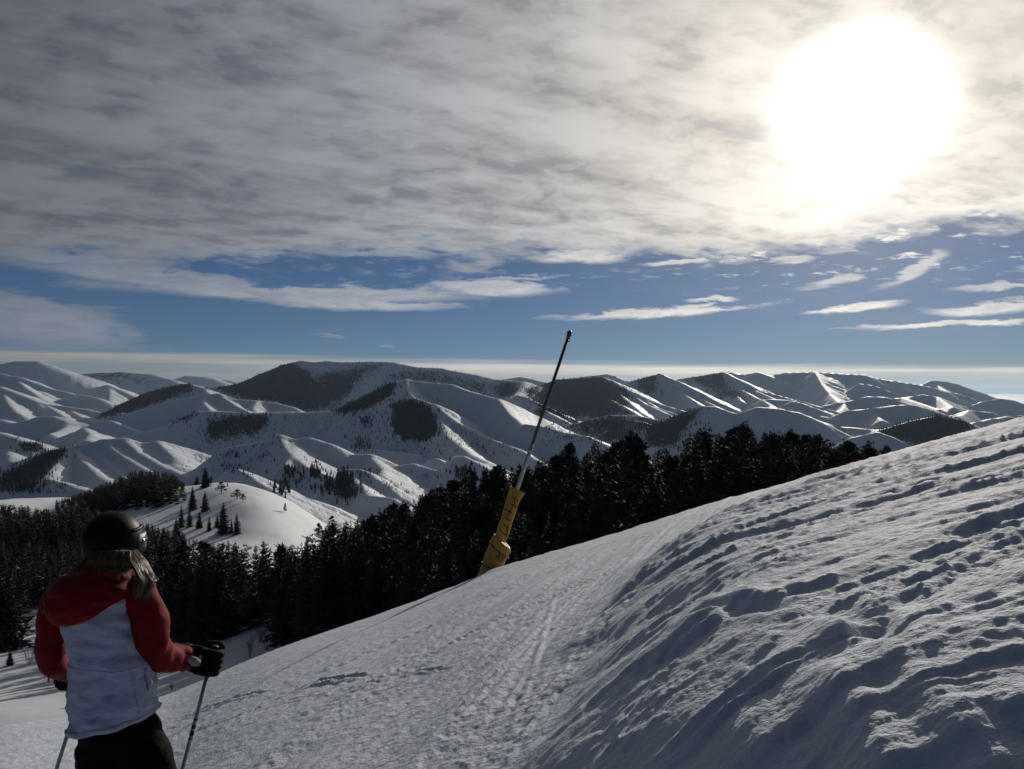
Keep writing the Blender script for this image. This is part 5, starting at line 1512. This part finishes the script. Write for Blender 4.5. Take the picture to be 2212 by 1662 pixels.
# --- gloves: palm, four curled fingers and a thumb round the grip
def glove(c, axis, toward, out, k=1.16):
    """c: centre of the grip, axis: pole direction upwards, toward: viewer side of the fist, out: from wrist to knuckles"""
    ms = []; ax = axis.normalized(); o = (out - ax * out.dot(ax)).normalized(); t_ = ax.cross(o); 
    if t_.dot(toward) < 0: t_ = -t_
    for i in range(4):
        z_ = 0.038 - i * 0.026; b0 = c + ax * z_; rf = (0.0165, 0.0175, 0.017, 0.015)[i]
        ph = np.linspace(-0.35, 4.1 - 0.15 * (i == 3), 11); R_ = 0.036
        path = [b0 - o * 0.052 + t_ * 0.040] + [b0 + o * (math.sin(p) * R_ * 1.05 - 0.006) + t_ * math.cos(p) * R_ for p in ph]
        ms.append(tube(smooth_path(path, 26), [rf * 1.08] * 14 + [rf] * 9 + [rf * 0.85] * 3 + [rf * 0.5], 12))
    th = [c - o * 0.055 + ax * 0.02 - t_ * 0.005, c - o * 0.030 + ax * 0.052 - t_ * 0.030, c + o * 0.010 + ax * 0.060 - t_ * 0.038, c + o * 0.034 + ax * 0.046 - t_ * 0.026]
    ms.append(tube(smooth_path(th, 14), [0.022] * 6 + [0.020] * 6 + [0.016, 0.013, 0.006], 12))
    pr_ = []
    for s in np.linspace(0, 1, 9):
        p = c - o * (0.115 - 0.10 * s) + t_ * (0.004 + 0.020 * s); w = 0.046 + 0.012 * math.sin(s * 2.4); dd = 0.034 - 0.008 * s
        pr_.append([p + ax * math.cos(a) * w + t_ * math.sin(a) * dd for a in np.linspace(0, 2 * math.pi, 17)[:-1]])
    ms.append(loft(pr_, 'palm', True))
    ms.append(tube([c - o * 0.135, c - o * 0.10, c - o * 0.085], [0.050, 0.054, 0.047], 18))
    for m_ in ms: m_.transform(Matrix.Translation(c) @ Matrix.Scale(k, 4) @ Matrix.Translation(-c))
    return ms
def ski_pole(name, top, mid, label, print_):
    """top and mid: two points on the axis; the tip goes on to the snow"""
    d = (mid - top).normalized(); L = 0.6
    for _ in range(200):
        q = top + d * L
        if q.z < ground_z(q.x, q.y) - 0.04: break
        L += 0.01
    tip = top + d * L
    root = empty(name, tip); bpy.context.view_layer.update(); tag(root, label, 'ski pole', "the skier's poles")
    sh = child('shaft', tube([top + d * 0.10, top + d * (L * 0.58)], [0.0098, 0.0092], 14), M_POLE, root)
    child('lower_shaft', tube([top + d * (L * 0.58), tip - d * 0.05], [0.0092, 0.0072], 14), M_POLE2, root)
    for a, b in print_: child('print_band', tube([top + d * a, top + d * b], [0.0104, 0.0103], 14), M_PRINT, sh)
    child('grip', tube([top - d * 0.018, top - d * 0.014, top - d * 0.005, top + d * 0.02, top + d * 0.07, top + d * 0.105, top + d * 0.125], [0.012, 0.019, 0.018, 0.015, 0.016, 0.017, 0.011], 14), M_PLASTIC, root)
    child('basket', tube([tip - d * 0.075, tip - d * 0.068, tip - d * 0.062, tip - d * 0.05], [0.012, 0.046, 0.046, 0.012], 18), M_PLASTIC, root)
    child('tip', tube([tip - d * 0.05, tip], [0.006, 0.002], 10), M_STEEL, root)
    return d
ptop = bp(463, 1402, YD(3.66)); pmid = bp(396, 1655, YD(3.60))
dR = ski_pole('ski_pole', ptop, pmid, "silver ski pole held in the skier's right glove", ((0.335, 0.345), (0.365, 0.385), (0.395, 0.42), (0.43, 0.436)))
g1 = ptop + (pmid - ptop).normalized() * 0.060
gl = child('glove', join_meshes(glove(g1, -dR, Vector((0, -1, 0)), Vector((1, 0.15, 0.1))), 'glove'), M_GLOVE, person)
bd = bp(433, 1420, YD(3.60))
child('glove_badge', tube([bd + Vector((0, 0, -0.012)), bd + Vector((0, -0.002, 0)), bd + Vector((0, 0, 0.012))], [0.004, 0.008, 0.004], 8), simple('grey_badge', (0.30, 0.31, 0.30), 0.5), gl)
lt, lm = bp(196, 1432, YD(3.78)), bp(137, 1615, YD(3.70))
dL = ski_pole('ski_pole', lt, lm, "silver ski pole below the skier's left sleeve, half hidden by the jacket", ())
g2 = lt + (lm - lt).normalized() * 0.07
child('glove', join_meshes(glove(g2, -dL, Vector((0, -1, 0)), Vector((0.3, 1, 0.0))), 'glove'), M_GLOVE, person)
# drawstring hanging from the left elbow
ds = bp(105, 1462, YD(3.42))
child('drawstring', tube([ds + Vector((0, 0, 0.012)), ds, ds - Vector((0, 0, 0.022))], [0.003, 0.0035, 0.0045], 6), M_BLACK, slL)
# --- skis under the boots
for k, ank in enumerate((ankL, ankR)):
    g = Vector((ank.x, ank.y, ank.z - 0.16)); hd_ = Vector((0.12, 1, 0)).normalized(); sd_ = Vector((hd_.y, -hd_.x, 0))
    rr = []
    for s in np.linspace(-0.80, 0.90, 36):
        c = g + hd_ * s; c.z = ground_z(c.x, c.y) + 0.012
        w = 0.046 + 0.014 * (abs(s) / 0.85) ** 2
        if s > 0.72: c.z += (s - 0.72) ** 2 * 3.2; w *= max(0.12, 1 - ((s - 0.72) / 0.185) ** 2)
        rr.append([c - sd_ * w, c + sd_ * w, c + sd_ * w + Vector((0, 0, 0.014)), c - sd_ * w + Vector((0, 0, 0.014))])
    ro = empty('ski', tuple(g)); bpy.context.view_layer.update()
    tag(ro, 'ski under the left boot of the skier' if k == 0 else 'ski under the right boot of the skier', 'ski', "the skier's skis")
    child('ski_board', loft(rr, 'ski_board', True), M_SKI, ro)
    b0 = g + Vector((0, 0, 0.03))
    child('binding', tube([b0 - hd_ * 0.17, b0 - hd_ * 0.14, b0 - hd_ * 0.13], [0.03, 0.032, 0.015], 8), M_PLASTIC, ro)
    child('binding', tube([b0 + hd_ * 0.20, b0 + hd_ * 0.23, b0 + hd_ * 0.25], [0.022, 0.03, 0.012], 8), M_PLASTIC, ro)

# ------------------------------------------------------------------ mountain air
hm = bpy.data.materials.new('mountain_air'); hm.use_nodes = True
t = hm.node_tree; t.nodes.clear()
out = t.nodes.new('ShaderNodeOutputMaterial'); pv = t.nodes.new('ShaderNodeVolumePrincipled')
pv.inputs['Color'].default_value = (0.55, 0.74, 1.0, 1); pv.inputs['Density'].default_value = HAZE; pv.inputs['Anisotropy'].default_value = 0.35
t.links.new(pv.outputs[0], out.inputs['Volume'])
bm = bmesh.new(); bmesh.ops.create_cube(bm, size=1.0)
x0, x1, y0, y1, z0, z1 = -125000, 125000, -200, 125000, -480, 700
bmesh.ops.transform(bm, matrix=Matrix.Translation(((x0 + x1) / 2, (y0 + y1) / 2, (z0 + z1) / 2)) @ Matrix.Diagonal((x1 - x0, y1 - y0, z1 - z0, 1)), verts=bm.verts)
me = bpy.data.meshes.new('haze'); bm.to_mesh(me); bm.free()
hz = link('haze', me, hm); tag(hz, 'thin blue mountain haze', kind='stuff')
